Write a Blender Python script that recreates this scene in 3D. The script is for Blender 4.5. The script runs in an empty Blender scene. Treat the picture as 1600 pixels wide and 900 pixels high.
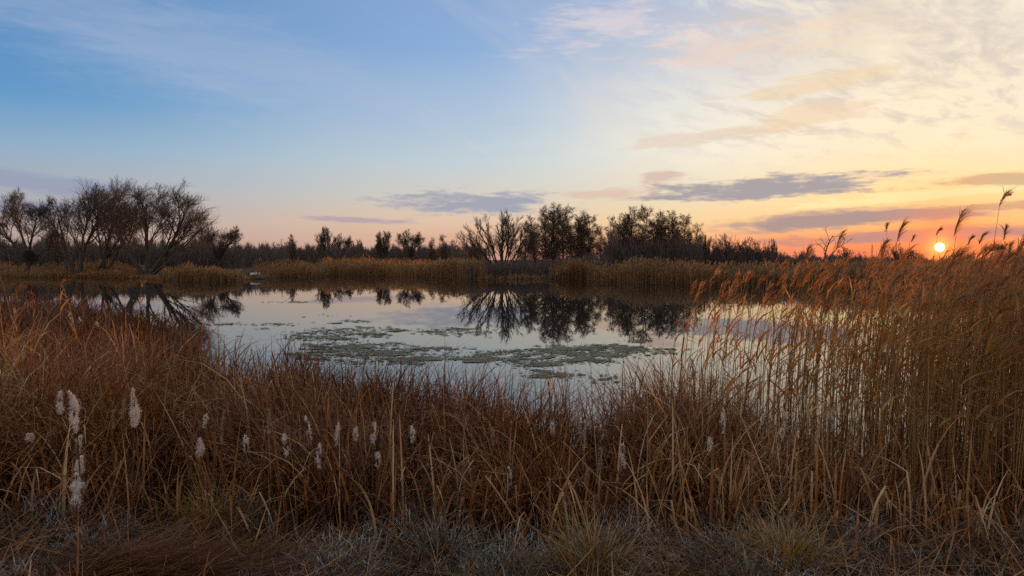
import bpy, math, random
import numpy as np
from mathutils import Vector

# ------------------------------------------------------------------ camera, sky, sun, exposure
scene = bpy.context.scene
COL = scene.collection
F_PX = 1600 * 24.0 / 36.0            # focal length in photo pixels
CAM_H = 2.4                          # eye height over the water
PITCH = math.atan((450 - 406) / F_PX)

cam_data = bpy.data.cameras.new('camera')
cam_data.lens = 24.0
cam_data.sensor_width = 36.0
cam_data.clip_start = 0.05
cam_data.clip_end = 20000
cam = bpy.data.objects.new('camera', cam_data)
cam.location = (0, 0, CAM_H)
cam.rotation_euler = (math.radians(90) - PITCH, 0, 0)
COL.objects.link(cam)
scene.camera = cam

SUN_AZ = math.degrees(math.atan((1467 - 800) / F_PX))     # degrees to the right of +Y
SUN_EL = 0.90

scene.render.engine = 'CYCLES'
scene.cycles.use_denoising = False
scene.cycles.adaptive_threshold = 0.02
scene.cycles.max_bounces = 6
scene.cycles.diffuse_bounces = 3
scene.cycles.glossy_bounces = 4
scene.cycles.transmission_bounces = 5
scene.cycles.transparent_max_bounces = 6
scene.cycles.sample_clamp_indirect = 3.0
scene.view_settings.view_transform = 'Standard'
scene.view_settings.look = 'None'
scene.view_settings.exposure = 0.0
scene.view_settings.gamma = 1.0
scene.view_settings.use_curve_mapping = False


def lin(c, a=1.0):
    out = []
    for v in c:
        v = v / 255.0
        out.append(v / 12.92 if v <= 0.04045 else ((v + 0.055) / 1.055) ** 2.4)
    return (out[0], out[1], out[2], a)


def px_az_el(px, py):
    """photo pixel -> azimuth, elevation in degrees"""
    dx = (px - 800) / F_PX
    u = (450 - py) / F_PX
    y = math.cos(PITCH) + u * math.sin(PITCH)
    z = -math.sin(PITCH) + u * math.cos(PITCH)
    return math.degrees(math.atan2(dx, y)), math.degrees(math.atan2(z, math.hypot(dx, y)))


class NT:
    """small helper to write node trees as expressions"""
    def __init__(self, tree):
        self.t = tree
        self.n = tree.nodes
        self.l = tree.links

    def node(self, kind, **kw):
        nd = self.n.new(kind)
        for k, v in kw.items():
            setattr(nd, k, v)
        return nd

    def put(self, sock, v):
        if isinstance(v, bpy.types.NodeSocket):
            self.l.new(v, sock)
        else:
            sock.default_value = v

    def m(self, op, a, b=0.0, c=0.0, clamp=False):
        nd = self.node('ShaderNodeMath', operation=op, use_clamp=clamp)
        self.put(nd.inputs[0], a)
        self.put(nd.inputs[1], b)
        self.put(nd.inputs[2], c)
        return nd.outputs[0]

    def mix(self, fac, a, b, blend='MIX'):
        nd = self.node('ShaderNodeMix', data_type='RGBA', blend_type=blend)
        self.put(nd.inputs[0], fac)
        self.put(nd.inputs[6], a)
        self.put(nd.inputs[7], b)
        return nd.outputs[2]

    def smooth(self, v, a, b, lo=0.0, hi=1.0):
        nd = self.node('ShaderNodeMapRange', interpolation_type='SMOOTHSTEP')
        self.put(nd.inputs[0], v)
        nd.inputs[1].default_value = a
        nd.inputs[2].default_value = b
        nd.inputs[3].default_value = lo
        nd.inputs[4].default_value = hi
        return nd.outputs[0]

    def ramp(self, fac, stops, interp='LINEAR'):
        nd = self.node('ShaderNodeValToRGB')
        cr = nd.color_ramp
        cr.interpolation = interp
        while len(cr.elements) < len(stops):
            cr.elements.new(0.5)
        for e, (p, c) in zip(cr.elements, stops):
            e.position = p
            e.color = c
        self.put(nd.inputs[0], fac)
        return nd.outputs[0]

    def xyz(self, x, y, z):
        nd = self.node('ShaderNodeCombineXYZ')
        self.put(nd.inputs[0], x)
        self.put(nd.inputs[1], y)
        self.put(nd.inputs[2], z)
        return nd.outputs[0]

    def noise(self, vec, scale, detail=4.0, rough=0.55, dist=0.0):
        nd = self.node('ShaderNodeTexNoise')
        self.put(nd.inputs['Vector'], vec)
        nd.inputs['Scale'].default_value = scale
        nd.inputs['Detail'].default_value = detail
        nd.inputs['Roughness'].default_value = rough
        nd.inputs['Distortion'].default_value = dist
        return nd.outputs[0]


def build_world():
    w = bpy.data.worlds.new('World')
    scene.world = w
    w.use_nodes = True
    w.cycles.sampling_method = 'MANUAL'
    w.cycles.sample_map_resolution = 1024
    t = NT(w.node_tree)
    t.n.clear()
    out = t.node('ShaderNodeOutputWorld')
    bg = t.node('ShaderNodeBackground')
    t.l.new(bg.outputs[0], out.inputs[0])

    tc = t.node('ShaderNodeTexCoord')
    sep = t.node('ShaderNodeSeparateXYZ')
    t.l.new(tc.outputs['Generated'], sep.inputs[0])
    X, Y, Z = sep.outputs
    DEG = 180 / math.pi
    az = t.m('MULTIPLY', t.m('ARCTAN2', X, Y), DEG)
    el = t.m('MULTIPLY', t.m('ARCSINE', Z), DEG)

    sky = t.node('ShaderNodeTexSky', sky_type='NISHITA', sun_disc=False)
    sky.sun_elevation = math.radians(SUN_EL + 0.6)
    sky.sun_rotation = math.radians(SUN_AZ)
    sky.air_density = 1.2
    sky.dust_density = 2.0

    # soft warping so that no gradient runs dead level
    wv = t.xyz(t.m('MULTIPLY', az, 0.035), t.m('MULTIPLY', el, 0.22), 0.0)
    big = t.noise(wv, 1.0, 2.0, 0.55)
    bigc = t.m('SUBTRACT', big, 0.5)
    el_w = t.m('ADD', el, t.m('MULTIPLY', bigc, 2.2))
    fac = t.m('DIVIDE', el_w, 45.0, clamp=True)

    def stops(lst):
        return [(e / 45.0, lin(c)) for e, c in lst]
    sun_r = t.ramp(fac, stops([(0, (248, 128, 94)), (1.2, (252, 148, 98)), (2.4, (253, 184, 120)), (4.5, (254, 223, 162)),
                               (7.5, (255, 239, 203)), (11, (253, 241, 214)), (14, (246, 234, 212)), (18, (233, 224, 212)), (45, (190, 198, 214))]))
    mid_r = t.ramp(fac, stops([(0, (240, 150, 120)), (1.2, (247, 174, 128)), (3.2, (250, 220, 168)), (5.5, (242, 230, 200)),
                               (8.8, (251, 246, 230)), (12.5, (241, 238, 230)), (16, (214, 217, 226)), (20, (190, 202, 224)), (45, (180, 192, 214))]))
    cen_r = t.ramp(fac, stops([(0, (216, 160, 142)), (1.4, (231, 182, 154)), (3.0, (236, 204, 176)), (5.1, (222, 214, 202)),
                               (8.3, (201, 216, 224)), (12.5, (177, 202, 229)), (17, (146, 182, 226)), (21, (142, 174, 220)), (45, (174, 188, 212))]))
    lef_r = t.ramp(fac, stops([(0, (176, 150, 148)), (1.4, (192, 166, 158)), (3.0, (190, 176, 174)), (5.0, (172, 180, 192)),
                               (7.7, (146, 180, 208)), (11.5, (100, 158, 208)), (15, (86, 146, 202)), (19, (94, 146, 198)), (45, (168, 184, 210))]))
    bak_r = t.ramp(fac, stops([(0, (140, 122, 126)), (3, (170, 146, 146)), (9, (196, 172, 166)), (18, (196, 182, 180)), (30, (192, 190, 198)), (45, (196, 200, 210))]))
    da = t.m('ABSOLUTE', t.m('SUBTRACT', az, SUN_AZ))
    da = t.m('MINIMUM', da, t.m('SUBTRACT', 360.0, da))
    g = t.mix(t.smooth(da, 1.0, 19.0), sun_r, mid_r)
    g = t.mix(t.smooth(da, 13.0, 37.0), g, cen_r)
    g = t.mix(t.smooth(da, 30.0, 72.0), g, lef_r)
    g = t.mix(t.smooth(da, 85.0, 150.0), g, bak_r)

    # physical sky keeps a share of the colour
    g = t.mix(0.10, g, t.mix(1.0, sky.outputs[0], (0.15, 0.15, 0.15, 1), 'MULTIPLY'))

    # high cirrus: long streaks fanning out, projected on a flat cloud deck
    zz = t.m('ADD', t.m('MAXIMUM', Z, 0.0), 0.12)
    pu = t.m('DIVIDE', X, zz)
    pv = t.m('DIVIDE', Y, zz)
    ca, sa = math.cos(math.radians(-62)), math.sin(math.radians(-62))
    ru = t.m('ADD', t.m('MULTIPLY', pu, ca), t.m('MULTIPLY', pv, -sa))
    rv = t.m('ADD', t.m('MULTIPLY', pu, sa), t.m('MULTIPLY', pv, ca))
    cir = t.noise(t.xyz(t.m('MULTIPLY', ru, 0.55), t.m('MULTIPLY', rv, 2.4), 3.0), 1.0, 4.0, 0.6, 0.5)
    warm = t.smooth(da, 62.0, 8.0)
    ccol = t.mix(warm, lin((176, 190, 214)), lin((252, 232, 205)))
    cirf = t.m('MULTIPLY', t.smooth(cir, 0.50, 0.72), t.smooth(el, 3.0, 11.0))
    g = t.mix(t.m('MULTIPLY', cirf, t.m('ADD', t.m('MULTIPLY', warm, 0.10), 0.16)), g, ccol)
    # mackerel ripples on the same deck
    ca, sa = math.cos(math.radians(-40)), math.sin(math.radians(-40))
    mu = t.m('ADD', t.m('MULTIPLY', pu, ca), t.m('MULTIPLY', pv, -sa))
    mv = t.m('ADD', t.m('MULTIPLY', pu, sa), t.m('MULTIPLY', pv, ca))
    mk = t.noise(t.xyz(t.m('MULTIPLY', mu, 3.2), t.m('MULTIPLY', mv, 6.5), 7.0), 1.0, 5.0, 0.66, 0.35)
    mk2 = t.noise(t.xyz(t.m('MULTIPLY', az, 0.07), t.m('MULTIPLY', el, 0.16), 1.0), 1.0, 1.0, 0.5)
    reg = t.m('MULTIPLY', t.smooth(az, 4.0, 24.0), t.smooth(el, 5.5, 11.0))
    mkf = t.m('MULTIPLY', t.m('MULTIPLY', t.smooth(mk, 0.47, 0.68), reg), t.smooth(mk2, 0.32, 0.56))
    g = t.mix(t.m('MULTIPLY', mkf, 0.75), g, lin((255, 243, 214)))
    mkd = t.m('MULTIPLY', t.m('MULTIPLY', t.smooth(mk, 0.54, 0.36), reg), 0.62)
    g = t.mix(mkd, g, lin((212, 200, 192)))

    # cloud banks: az, el, half width, half height, slope, colour, opacity, raggedness
    edge = t.noise(t.xyz(t.m('MULTIPLY', az, 0.13), t.m('MULTIPLY', el, 0.85), 11.0), 1.25, 4.0, 0.62)
    edgec = t.m('SUBTRACT', edge, 0.5)
    fine = t.noise(t.xyz(t.m('MULTIPLY', az, 0.5), t.m('MULTIPLY', el, 1.9), 5.0), 1.5, 4.0, 0.62)
    finec = t.m('SUBTRACT', fine, 0.5)
    banks = [
        (330, 90, 620, 90, -0.17, (170, 186, 214), 0.55, -1.3),
        (150, 20, 420, 46, -0.10, (140, 165, 200), 0.40, -1.3),
        (955, 34, 120, 52, 0.10, (236, 218, 216), 0.60, -3.6),
        (1135, 74, 150, 44, 0.05, (243, 214, 196), 0.62, -3.4),
        (1330, 40, 190, 44, 0.10, (246, 222, 190), 0.55, -3.4),
        (1120, 211, 165, 13, 0.04, (230, 206, 186), 0.62, 3.2),
        (1275, 184, 170, 20, 0.12, (243, 214, 178), 0.60, 3.4),
        (1300, 128, 130, 16, 0.10, (240, 210, 165), 0.55, 3.2),
        (60, 288, 190, 17, -0.04, (136, 146, 180), 0.50, 2.4),
        (70, 326, 220, 11, 0.0, (128, 136, 172), 0.5, 2.2),
        (545, 343, 110, 5, -0.03, (170, 156, 172), 0.7, 2.2),
        (742, 319, 128, 27, -0.02, (162, 164, 180), 0.95, 2.6),
        (960, 303, 90, 11, 0.03, (222, 186, 170), 0.62, 3.0),
        (1032, 277, 34, 11, 0.08, (214, 182, 170), 0.75, 2.6),
        (1190, 292, 186, 19, 0.03, (168, 160, 164), 0.95, 2.8),
        (1430, 306, 260, 9, 0.05, (255, 240, 176), 0.80, 3.0),
        (1560, 279, 190, 10, 0.04, (206, 166, 134), 0.72, 2.8),
        (1320, 343, 235, 17, 0.045, (174, 150, 146), 0.95, 1.9),
        (1470, 366, 310, 13, 0.03, (190, 142, 136), 0.92, 1.9),
        (1575, 321, 110, 8, 0.0, (205, 160, 128), 0.65, 2.4),
    ]
    polar = t.xyz(az, el, 0.0)
    ragn = t.m('MULTIPLY_ADD', finec, 0.45, edgec)
    for px, py, hw, hh, slope, colr, op, rag in banks:
        a0, e0 = px_az_el(px, py)
        ra = hw / F_PX * 57.3 * math.cos(math.radians(a0)) ** 2
        re = hh / F_PX * 57.3 * math.cos(math.radians(a0))
        soft = 1.2 if rag < 0 else 0.58
        rag = abs(rag)
        mp = t.node('ShaderNodeMapping', vector_type='TEXTURE')
        t.l.new(polar, mp.inputs[0])
        mp.inputs['Location'].default_value = (a0, e0, 0)
        mp.inputs['Rotation'].default_value = (0, 0, math.atan(slope))
        mp.inputs['Scale'].default_value = (ra, re, 1)
        ln = t.node('ShaderNodeVectorMath', operation='LENGTH')
        t.l.new(mp.outputs[0], ln.inputs[0])
        val = t.m('MULTIPLY_ADD', ln.outputs['Value'], -1.0 / rag, ragn)
        g = t.mix(t.smooth(val, -1.15 / rag, (soft - 1.0) / rag, 0.0, op), g, lin(colr))

    # aureole and disc of the low sun
    se, sz = math.radians(SUN_EL), math.radians(SUN_AZ)
    sd = (math.sin(sz) * math.cos(se), math.cos(sz) * math.cos(se), math.sin(se))
    dot = t.m('ADD', t.m('ADD', t.m('MULTIPLY', X, sd[0]), t.m('MULTIPLY', Y, sd[1])), t.m('MULTIPLY', Z, sd[2]))
    ang = t.m('MULTIPLY', t.m('ARCCOSINE', t.m('MINIMUM', dot, 0.9999999)), DEG)
    glow = t.m('POWER', 2.718, t.m('MULTIPLY', t.m('MULTIPLY', ang, ang), -0.13))
    g = t.mix(t.m('MULTIPLY', glow, 0.72), g, (1.20, 0.30, 0.085, 1))
    glow2 = t.m('POWER', 2.718, t.m('MULTIPLY', t.m('MULTIPLY', ang, ang), -2.2))
    g = t.mix(t.m('MULTIPLY', glow2, 0.9), g, (3.0, 0.75, 0.16, 1))
    disc = t.smooth(ang, 0.34, 0.18)
    g = t.mix(disc, g, (14.0, 8.5, 3.6, 1))
    # earth below the horizon
    g = t.mix(t.smooth(el, -0.2, -2.0), g, (0.03, 0.022, 0.018, 1))
    t.l.new(g, bg.inputs[0])
    bg.inputs[1].default_value = 1.0


build_world()

sun_data = bpy.data.lights.new('sun', 'SUN')
sun_data.energy = 5.0
sun_data.color = (1.0, 0.46, 0.17)
sun_data.angle = math.radians(0.6)
sun_ob = bpy.data.objects.new('sun', sun_data)
_se, _sz = math.radians(SUN_EL), math.radians(SUN_AZ)
_sv = Vector((math.sin(_sz) * math.cos(_se), math.cos(_sz) * math.cos(_se), math.sin(_se)))
sun_ob.rotation_euler = (-_sv).to_track_quat('-Z', 'Y').to_euler()
sun_ob.location = (60, 95, 40)
COL.objects.link(sun_ob)

# ------------------------------------------------------------------ helpers
rng = np.random.default_rng(7)
PI = math.pi


def PT(px, py, d):
    """world point seen at photo pixel (px, py), d metres ahead of the camera"""
    u = (450 - py) / F_PX
    y = math.cos(PITCH) + u * math.sin(PITCH)
    z = -math.sin(PITCH) + u * math.cos(PITCH)
    k = d / y
    return np.array([k * (px - 800) / F_PX, d, CAM_H + k * z])


def tag(o, label=None, cat=None, group=None, kind=None):
    if label:
        o['label'] = label
    if cat:
        o['category'] = cat
    if group:
        o['group'] = group
    if kind:
        o['kind'] = kind
    return o


def empty(name, loc=(0, 0, 0)):
    o = bpy.data.objects.new(name, None)
    o.empty_display_size = 0.1
    o.location = loc
    COL.objects.link(o)
    return o


def link(name, mesh, parent=None, loc=None):
    o = bpy.data.objects.new(name, mesh)
    COL.objects.link(o)
    if parent is not None:
        o.parent = parent
    if loc is not None:
        o.location = loc
    return o


def np_mesh(name, verts, faces, mats, attrs=None, smooth=True):
    """faces: (F,4) or (F,3) int array"""
    verts = np.ascontiguousarray(verts, dtype=np.float32).reshape(-1, 3)
    faces = np.ascontiguousarray(faces, dtype=np.int32)
    me = bpy.data.meshes.new(name)
    n = faces.shape[1]
    me.vertices.add(len(verts))
    me.vertices.foreach_set('co', verts.ravel())
    me.loops.add(faces.size)
    me.loops.foreach_set('vertex_index', faces.ravel())
    me.polygons.add(len(faces))
    me.polygons.foreach_set('loop_start', np.arange(0, faces.size, n, dtype=np.int32))
    me.polygons.foreach_set('loop_total', np.full(len(faces), n, dtype=np.int32))
    if smooth:
        me.polygons.foreach_set('use_smooth', np.ones(len(faces), dtype=bool))
    if attrs:
        for k, a in attrs.items():
            at = me.attributes.new(k, 'FLOAT', 'POINT')
            at.data.foreach_set('value', np.ascontiguousarray(a, dtype=np.float32).ravel())
    for m_ in (mats if isinstance(mats, (list, tuple)) else [mats]):
        me.materials.append(m_)
    me.update()
    me.validate()
    return me


def merge(parts):
    """join several (verts, faces, tone, along) tuples"""
    vs, fs, ts, al = [], [], [], []
    off = 0
    for v, f, t_, a_ in parts:
        vs.append(v)
        fs.append(f + off)
        ts.append(t_)
        al.append(a_)
        off += len(v)
    return np.concatenate(vs), np.concatenate(fs), np.concatenate(ts), np.concatenate(al)


def blades(base, L, az, th0, th1, width, segs=4, power=1.4, kink_s=None, kink=None, twist=None, tone=None, floor=None, tip=0.12, fold=0.0):
    base = np.asarray(base, dtype=float).reshape(-1, 3)
    N = len(base)

    def arr(v):
        return np.broadcast_to(np.asarray(v, dtype=float), (N,)).copy()
    L, az, th0, th1, width = map(arr, (L, az, th0, th1, width))
    tone = rng.random(N) if tone is None else arr(tone)
    twist = rng.normal(0, 0.5, N) if twist is None else arr(twist)
    k = np.arange(segs)
    sm = (k + 0.5) / segs
    th = th0[:, None] + th1[:, None] * sm[None, :] ** power
    if kink_s is not None:
        th = th + (sm[None, :] > arr(kink_s)[:, None]) * arr(kink)[:, None]
    step = (L / segs)[:, None]
    dx = np.sin(th) * np.cos(az)[:, None] * step
    dy = np.sin(th) * np.sin(az)[:, None] * step
    dz = np.cos(th) * step
    P = np.zeros((N, segs + 1, 3))
    P[:, 0] = base
    P[:, 1:, 0] = base[:, None, 0] + np.cumsum(dx, 1)
    P[:, 1:, 1] = base[:, None, 1] + np.cumsum(dy, 1)
    P[:, 1:, 2] = base[:, None, 2] + np.cumsum(dz, 1)
    if floor is not None:
        P[:, :, 2] = np.maximum(P[:, :, 2], arr(floor)[:, None] + 0.01)
    s = np.arange(segs + 1) / segs
    prof = np.where(s < 0.35, 0.75 + 0.25 * s / 0.35, 1 - (1 - tip) * ((s - 0.35) / 0.65) ** 1.5)
    wa = az + PI / 2 + twist
    W = np.stack([np.cos(wa), np.sin(wa), np.zeros(N)], 1)[:, None, :] * (width[:, None] * prof[None, :] * 0.5)[:, :, None]
    V = np.empty((N, segs + 1, 2, 3))
    V[:, :, 0] = P - W
    V[:, :, 1] = P + W
    idx = np.arange(N * (segs + 1) * 2).reshape(N, segs + 1, 2)
    Fq = np.stack([idx[:, :-1, 0], idx[:, :-1, 1], idx[:, 1:, 1], idx[:, 1:, 0]], -1).reshape(-1, 4)
    T = np.repeat(tone, (segs + 1) * 2)
    A = np.tile(np.repeat(s, 2), N)
    return V.reshape(-1, 3), Fq, T, A


def tubes(P, R, sides=4, tone=None):
    """P (N,k,3) polylines, R (N,k) radii -> open tubes"""
    P = np.asarray(P, dtype=float)
    R = np.asarray(R, dtype=float)
    N, k, _ = P.shape
    T = np.gradient(P, axis=1)
    T /= np.linalg.norm(T, axis=2, keepdims=True) + 1e-9
    ref = np.where(np.abs(T[..., 2:3]) > 0.9, np.array([1.0, 0, 0]), np.array([0, 0, 1.0]))
    # one reference per polyline keeps the rings aligned
    ref = np.repeat(ref[:, :1], k, axis=1)
    A = np.cross(T, ref)
    nrm = np.linalg.norm(A, axis=2, keepdims=True)
    A = np.where(nrm < 1e-3, np.array([0, 1.0, 0]), A / (nrm + 1e-9))
    B = np.cross(T, A)
    ang = np.arange(sides) * 2 * PI / sides
    V = P[:, :, None, :] + R[:, :, None, None] * (A[:, :, None, :] * np.cos(ang)[None, None, :, None] + B[:, :, None, :] * np.sin(ang)[None, None, :, None])
    idx = np.arange(N * k * sides).reshape(N, k, sides)
    nx = np.roll(idx, -1, axis=2)
    Fq = np.stack([idx[:, :-1], nx[:, :-1], nx[:, 1:], idx[:, 1:]], -1).reshape(-1, 4)
    tone = rng.random(N) if tone is None else np.broadcast_to(tone, (N,))
    return V.reshape(-1, 3), Fq, np.repeat(tone, k * sides), np.tile(np.repeat(np.arange(k) / (k - 1), sides), N)


def build(name, data, mat, parent=None, loc=None):
    v, f, t_, a_ = data
    me = np_mesh(name, v, f, mat, {'tone': t_, 'along': a_})
    return link(name, me, parent, loc)


# ------------------------------------------------------------------ materials
def new_mat(name):
    m_ = bpy.data.materials.new(name)
    m_.use_nodes = True
    t = NT(m_.node_tree)
    t.n.clear()
    out = t.node('ShaderNodeOutputMaterial')
    return m_, t, out


def plant_mat(name, cols, frost=None, frost_amt=0.0, trans=0.35, gloss=0.03, rough=0.5, tcol=(1.25, 1.0, 0.7)):
    """dead leaf material: colour by plant, frost towards the tips, light passing through"""
    m_, t, out = new_mat(name)
    at = t.node('ShaderNodeAttribute', attribute_name='tone')
    al = t.node('ShaderNodeAttribute', attribute_name='along')
    oi = t.node('ShaderNodeObjectInfo')
    geo = t.node('ShaderNodeTexCoord')
    n1 = t.noise(geo.outputs['Object'], 9.0, 3.0)
    v = t.m('ADD', at.outputs['Fac'], t.m('MULTIPLY', t.m('SUBTRACT', n1, 0.5), 0.5))
    v = t.m('ADD', v, t.m('MULTIPLY', t.m('SUBTRACT', oi.outputs['Random'], 0.5), 0.25), clamp=True)
    n = len(cols)
    col = t.ramp(v, [(i / max(1, n - 1), (c[0], c[1], c[2], 1)) for i, c in enumerate(cols)])
    if frost:
        n2 = t.noise(geo.outputs['Object'], 23.0, 2.0)
        n3 = t.noise(geo.outputs['Object'], 1.5, 2.0)
        ff = t.m('MULTIPLY', t.m('MULTIPLY', t.m('MULTIPLY', t.smooth(n2, 0.42, 0.62), t.smooth(n3, 0.42, 0.58)), t.smooth(al.outputs['Fac'], 0.15, 0.8)), frost_amt)
        col = t.mix(ff, col, (*frost, 1))
    di = t.node('ShaderNodeBsdfDiffuse')
    t.l.new(col, di.inputs[0])
    tr = t.node('ShaderNodeBsdfTranslucent')
    t.l.new(t.mix(1.0, col, (*tcol, 1), 'MULTIPLY'), tr.inputs[0])
    mx = t.node('ShaderNodeMixShader')
    mx.inputs[0].default_value = trans
    t.l.new(di.outputs[0], mx.inputs[1])
    t.l.new(tr.outputs[0], mx.inputs[2])
    gl = t.node('ShaderNodeBsdfGlossy')
    gl.inputs['Roughness'].default_value = rough
    gl.inputs['Color'].default_value = (0.9, 0.85, 0.8, 1)
    m2 = t.node('ShaderNodeMixShader')
    m2.inputs[0].default_value = gloss
    t.l.new(mx.outputs[0], m2.inputs[1])
    t.l.new(gl.outputs[0], m2.inputs[2])
    t.l.new(m2.outputs[0], out.inputs[0])
    return m_


def bark_mat(name, c0, c1, scale=3.0):
    m_, t, out = new_mat(name)
    tc = t.node('ShaderNodeTexCoord')
    n = t.noise(tc.outputs['Object'], scale, 5.0, 0.65)
    col = t.ramp(n, [(0.3, (*c0, 1)), (0.7, (*c1, 1))])
    p = t.node('ShaderNodeBsdfPrincipled')
    t.l.new(col, p.inputs['Base Color'])
    p.inputs['Roughness'].default_value = 0.9
    p.inputs['Specular IOR Level'].default_value = 0.15
    bm_ = t.node('ShaderNodeBump')
    bm_.inputs['Strength'].default_value = 0.6
    bm_.inputs['Distance'].default_value = 0.05
    t.l.new(n, bm_.inputs['Height'])
    t.l.new(bm_.outputs[0], p.inputs['Normal'])
    t.l.new(p.outputs[0], out.inputs[0])
    return m_


M = {}
M['sedge'] = plant_mat('dead_sedge', [(0.060, 0.019, 0.005), (0.145, 0.047, 0.011), (0.25, 0.088, 0.021), (0.40, 0.180, 0.052), (0.60, 0.41, 0.22)],
                       frost=(0.56, 0.49, 0.43), frost_amt=0.10, trans=0.2, gloss=0.03)
M['shade_sedge'] = plant_mat('gap_shade_sedge', [(0.022, 0.010, 0.005), (0.045, 0.019, 0.008), (0.085, 0.036, 0.014)], trans=0.1, gloss=0.02)  # shade between the sedge blades, put into the colour of the low leaves
M['reed'] = plant_mat('dry_reed', [(0.22, 0.090, 0.022), (0.35, 0.165, 0.042), (0.48, 0.26, 0.075), (0.62, 0.41, 0.155)], trans=0.45, tcol=(1.2, 0.85, 0.5))
M['reed_stem'] = plant_mat('reed_stalk', [(0.18, 0.080, 0.024), (0.31, 0.165, 0.050), (0.48, 0.30, 0.105)], trans=0.12)
M['plume'] = plant_mat('reed_plume', [(0.23, 0.110, 0.040), (0.34, 0.180, 0.068), (0.46, 0.27, 0.12)], trans=0.5, tcol=(1.2, 0.85, 0.5))
M['far_reed'] = plant_mat('far_reed', [(0.13, 0.064, 0.027), (0.24, 0.130, 0.055), (0.40, 0.25, 0.11)], trans=0.35)
M['frost_grass'] = plant_mat('frosted_grass', [(0.016, 0.014, 0.005), (0.048, 0.036, 0.012), (0.125, 0.078, 0.026), (0.36, 0.27, 0.14)],
                             frost=(0.62, 0.63, 0.62), frost_amt=0.85, trans=0.25)
M['tussock'] = plant_mat('tussock_grass', [(0.085, 0.085, 0.016), (0.22, 0.125, 0.022), (0.42, 0.20, 0.036), (0.50, 0.34, 0.13)],
                         frost=(0.55, 0.58, 0.6), frost_amt=0.35, trans=0.3)
M['matted'] = plant_mat('matted_grass', [(0.045, 0.013, 0.004), (0.115, 0.036, 0.009), (0.21, 0.080, 0.021), (0.42, 0.22, 0.07)],
                        frost=(0.5, 0.46, 0.44), frost_amt=0.10, trans=0.2, gloss=0.03)
M['cat_stem'] = plant_mat('cattail_stalk', [(0.085, 0.042, 0.020), (0.16, 0.085, 0.04)], trans=0.05)
M['cat_core'] = plant_mat('cattail_brown', [(0.060, 0.026, 0.015), (0.115, 0.052, 0.030)], trans=0.0, gloss=0.02)
M['fluff'] = plant_mat('cattail_fluff', [(0.74, 0.58, 0.46), (0.87, 0.77, 0.66), (0.92, 0.87, 0.80)], trans=0.4, gloss=0.0, tcol=(1.0, 0.95, 0.9))
M['spike'] = plant_mat('cattail_spike', [(0.30, 0.20, 0.13), (0.45, 0.34, 0.25)], trans=0.2, gloss=0.02)
M['bark'] = bark_mat('dark_bark', (0.050, 0.038, 0.029), (0.11, 0.084, 0.066))
M['twig'] = bark_mat('twigs', (0.085, 0.061, 0.045), (0.145, 0.106, 0.080))
M['alder'] = bark_mat('alder_twigs', (0.13, 0.080, 0.054), (0.20, 0.128, 0.088))
M['scrub'] = bark_mat('scrub_twigs', (0.105, 0.075, 0.060), (0.18, 0.130, 0.104))
M['weed'] = plant_mat('pond_weed', [(0.060, 0.062, 0.024), (0.10, 0.102, 0.046), (0.155, 0.150, 0.078), (0.26, 0.25, 0.16)], trans=0.1, gloss=0.08, rough=0.4)
M['wood'] = bark_mat('weathered_wood', (0.10, 0.075, 0.055), (0.20, 0.15, 0.11), 6.0)
M['white'] = bark_mat('pale_paint', (0.62, 0.64, 0.68), (0.74, 0.76, 0.80), 4.0)
M['steel'] = bark_mat('mast_steel', (0.16, 0.12, 0.11), (0.22, 0.17, 0.15), 2.0)


def ground_material():
    m_, t, out = new_mat('marsh_ground')
    tc = t.node('ShaderNodeTexCoord')
    n = t.noise(tc.outputs['Object'], 0.8, 7.0, 0.65)
    n2 = t.noise(tc.outputs['Object'], 14.0, 5.0, 0.6)
    col = t.ramp(n, [(0.3, (0.028, 0.020, 0.013, 1)), (0.5, (0.060, 0.042, 0.024, 1)), (0.7, (0.085, 0.072, 0.034, 1))])
    col = t.mix(t.m('MULTIPLY', t.smooth(n2, 0.5, 0.7), 0.5), col, (0.12, 0.085, 0.05, 1))
    p = t.node('ShaderNodeBsdfPrincipled')
    t.l.new(col, p.inputs['Base Color'])
    p.inputs['Roughness'].default_value = 0.95
    p.inputs['Specular IOR Level'].default_value = 0.1
    b = t.node('ShaderNodeBump')
    b.inputs['Strength'].default_value = 0.8
    b.inputs['Distance'].default_value = 0.04
    t.l.new(n2, b.inputs['Height'])
    t.l.new(b.outputs[0], p.inputs['Normal'])
    t.l.new(p.outputs[0], out.inputs[0])
    return m_


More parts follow.
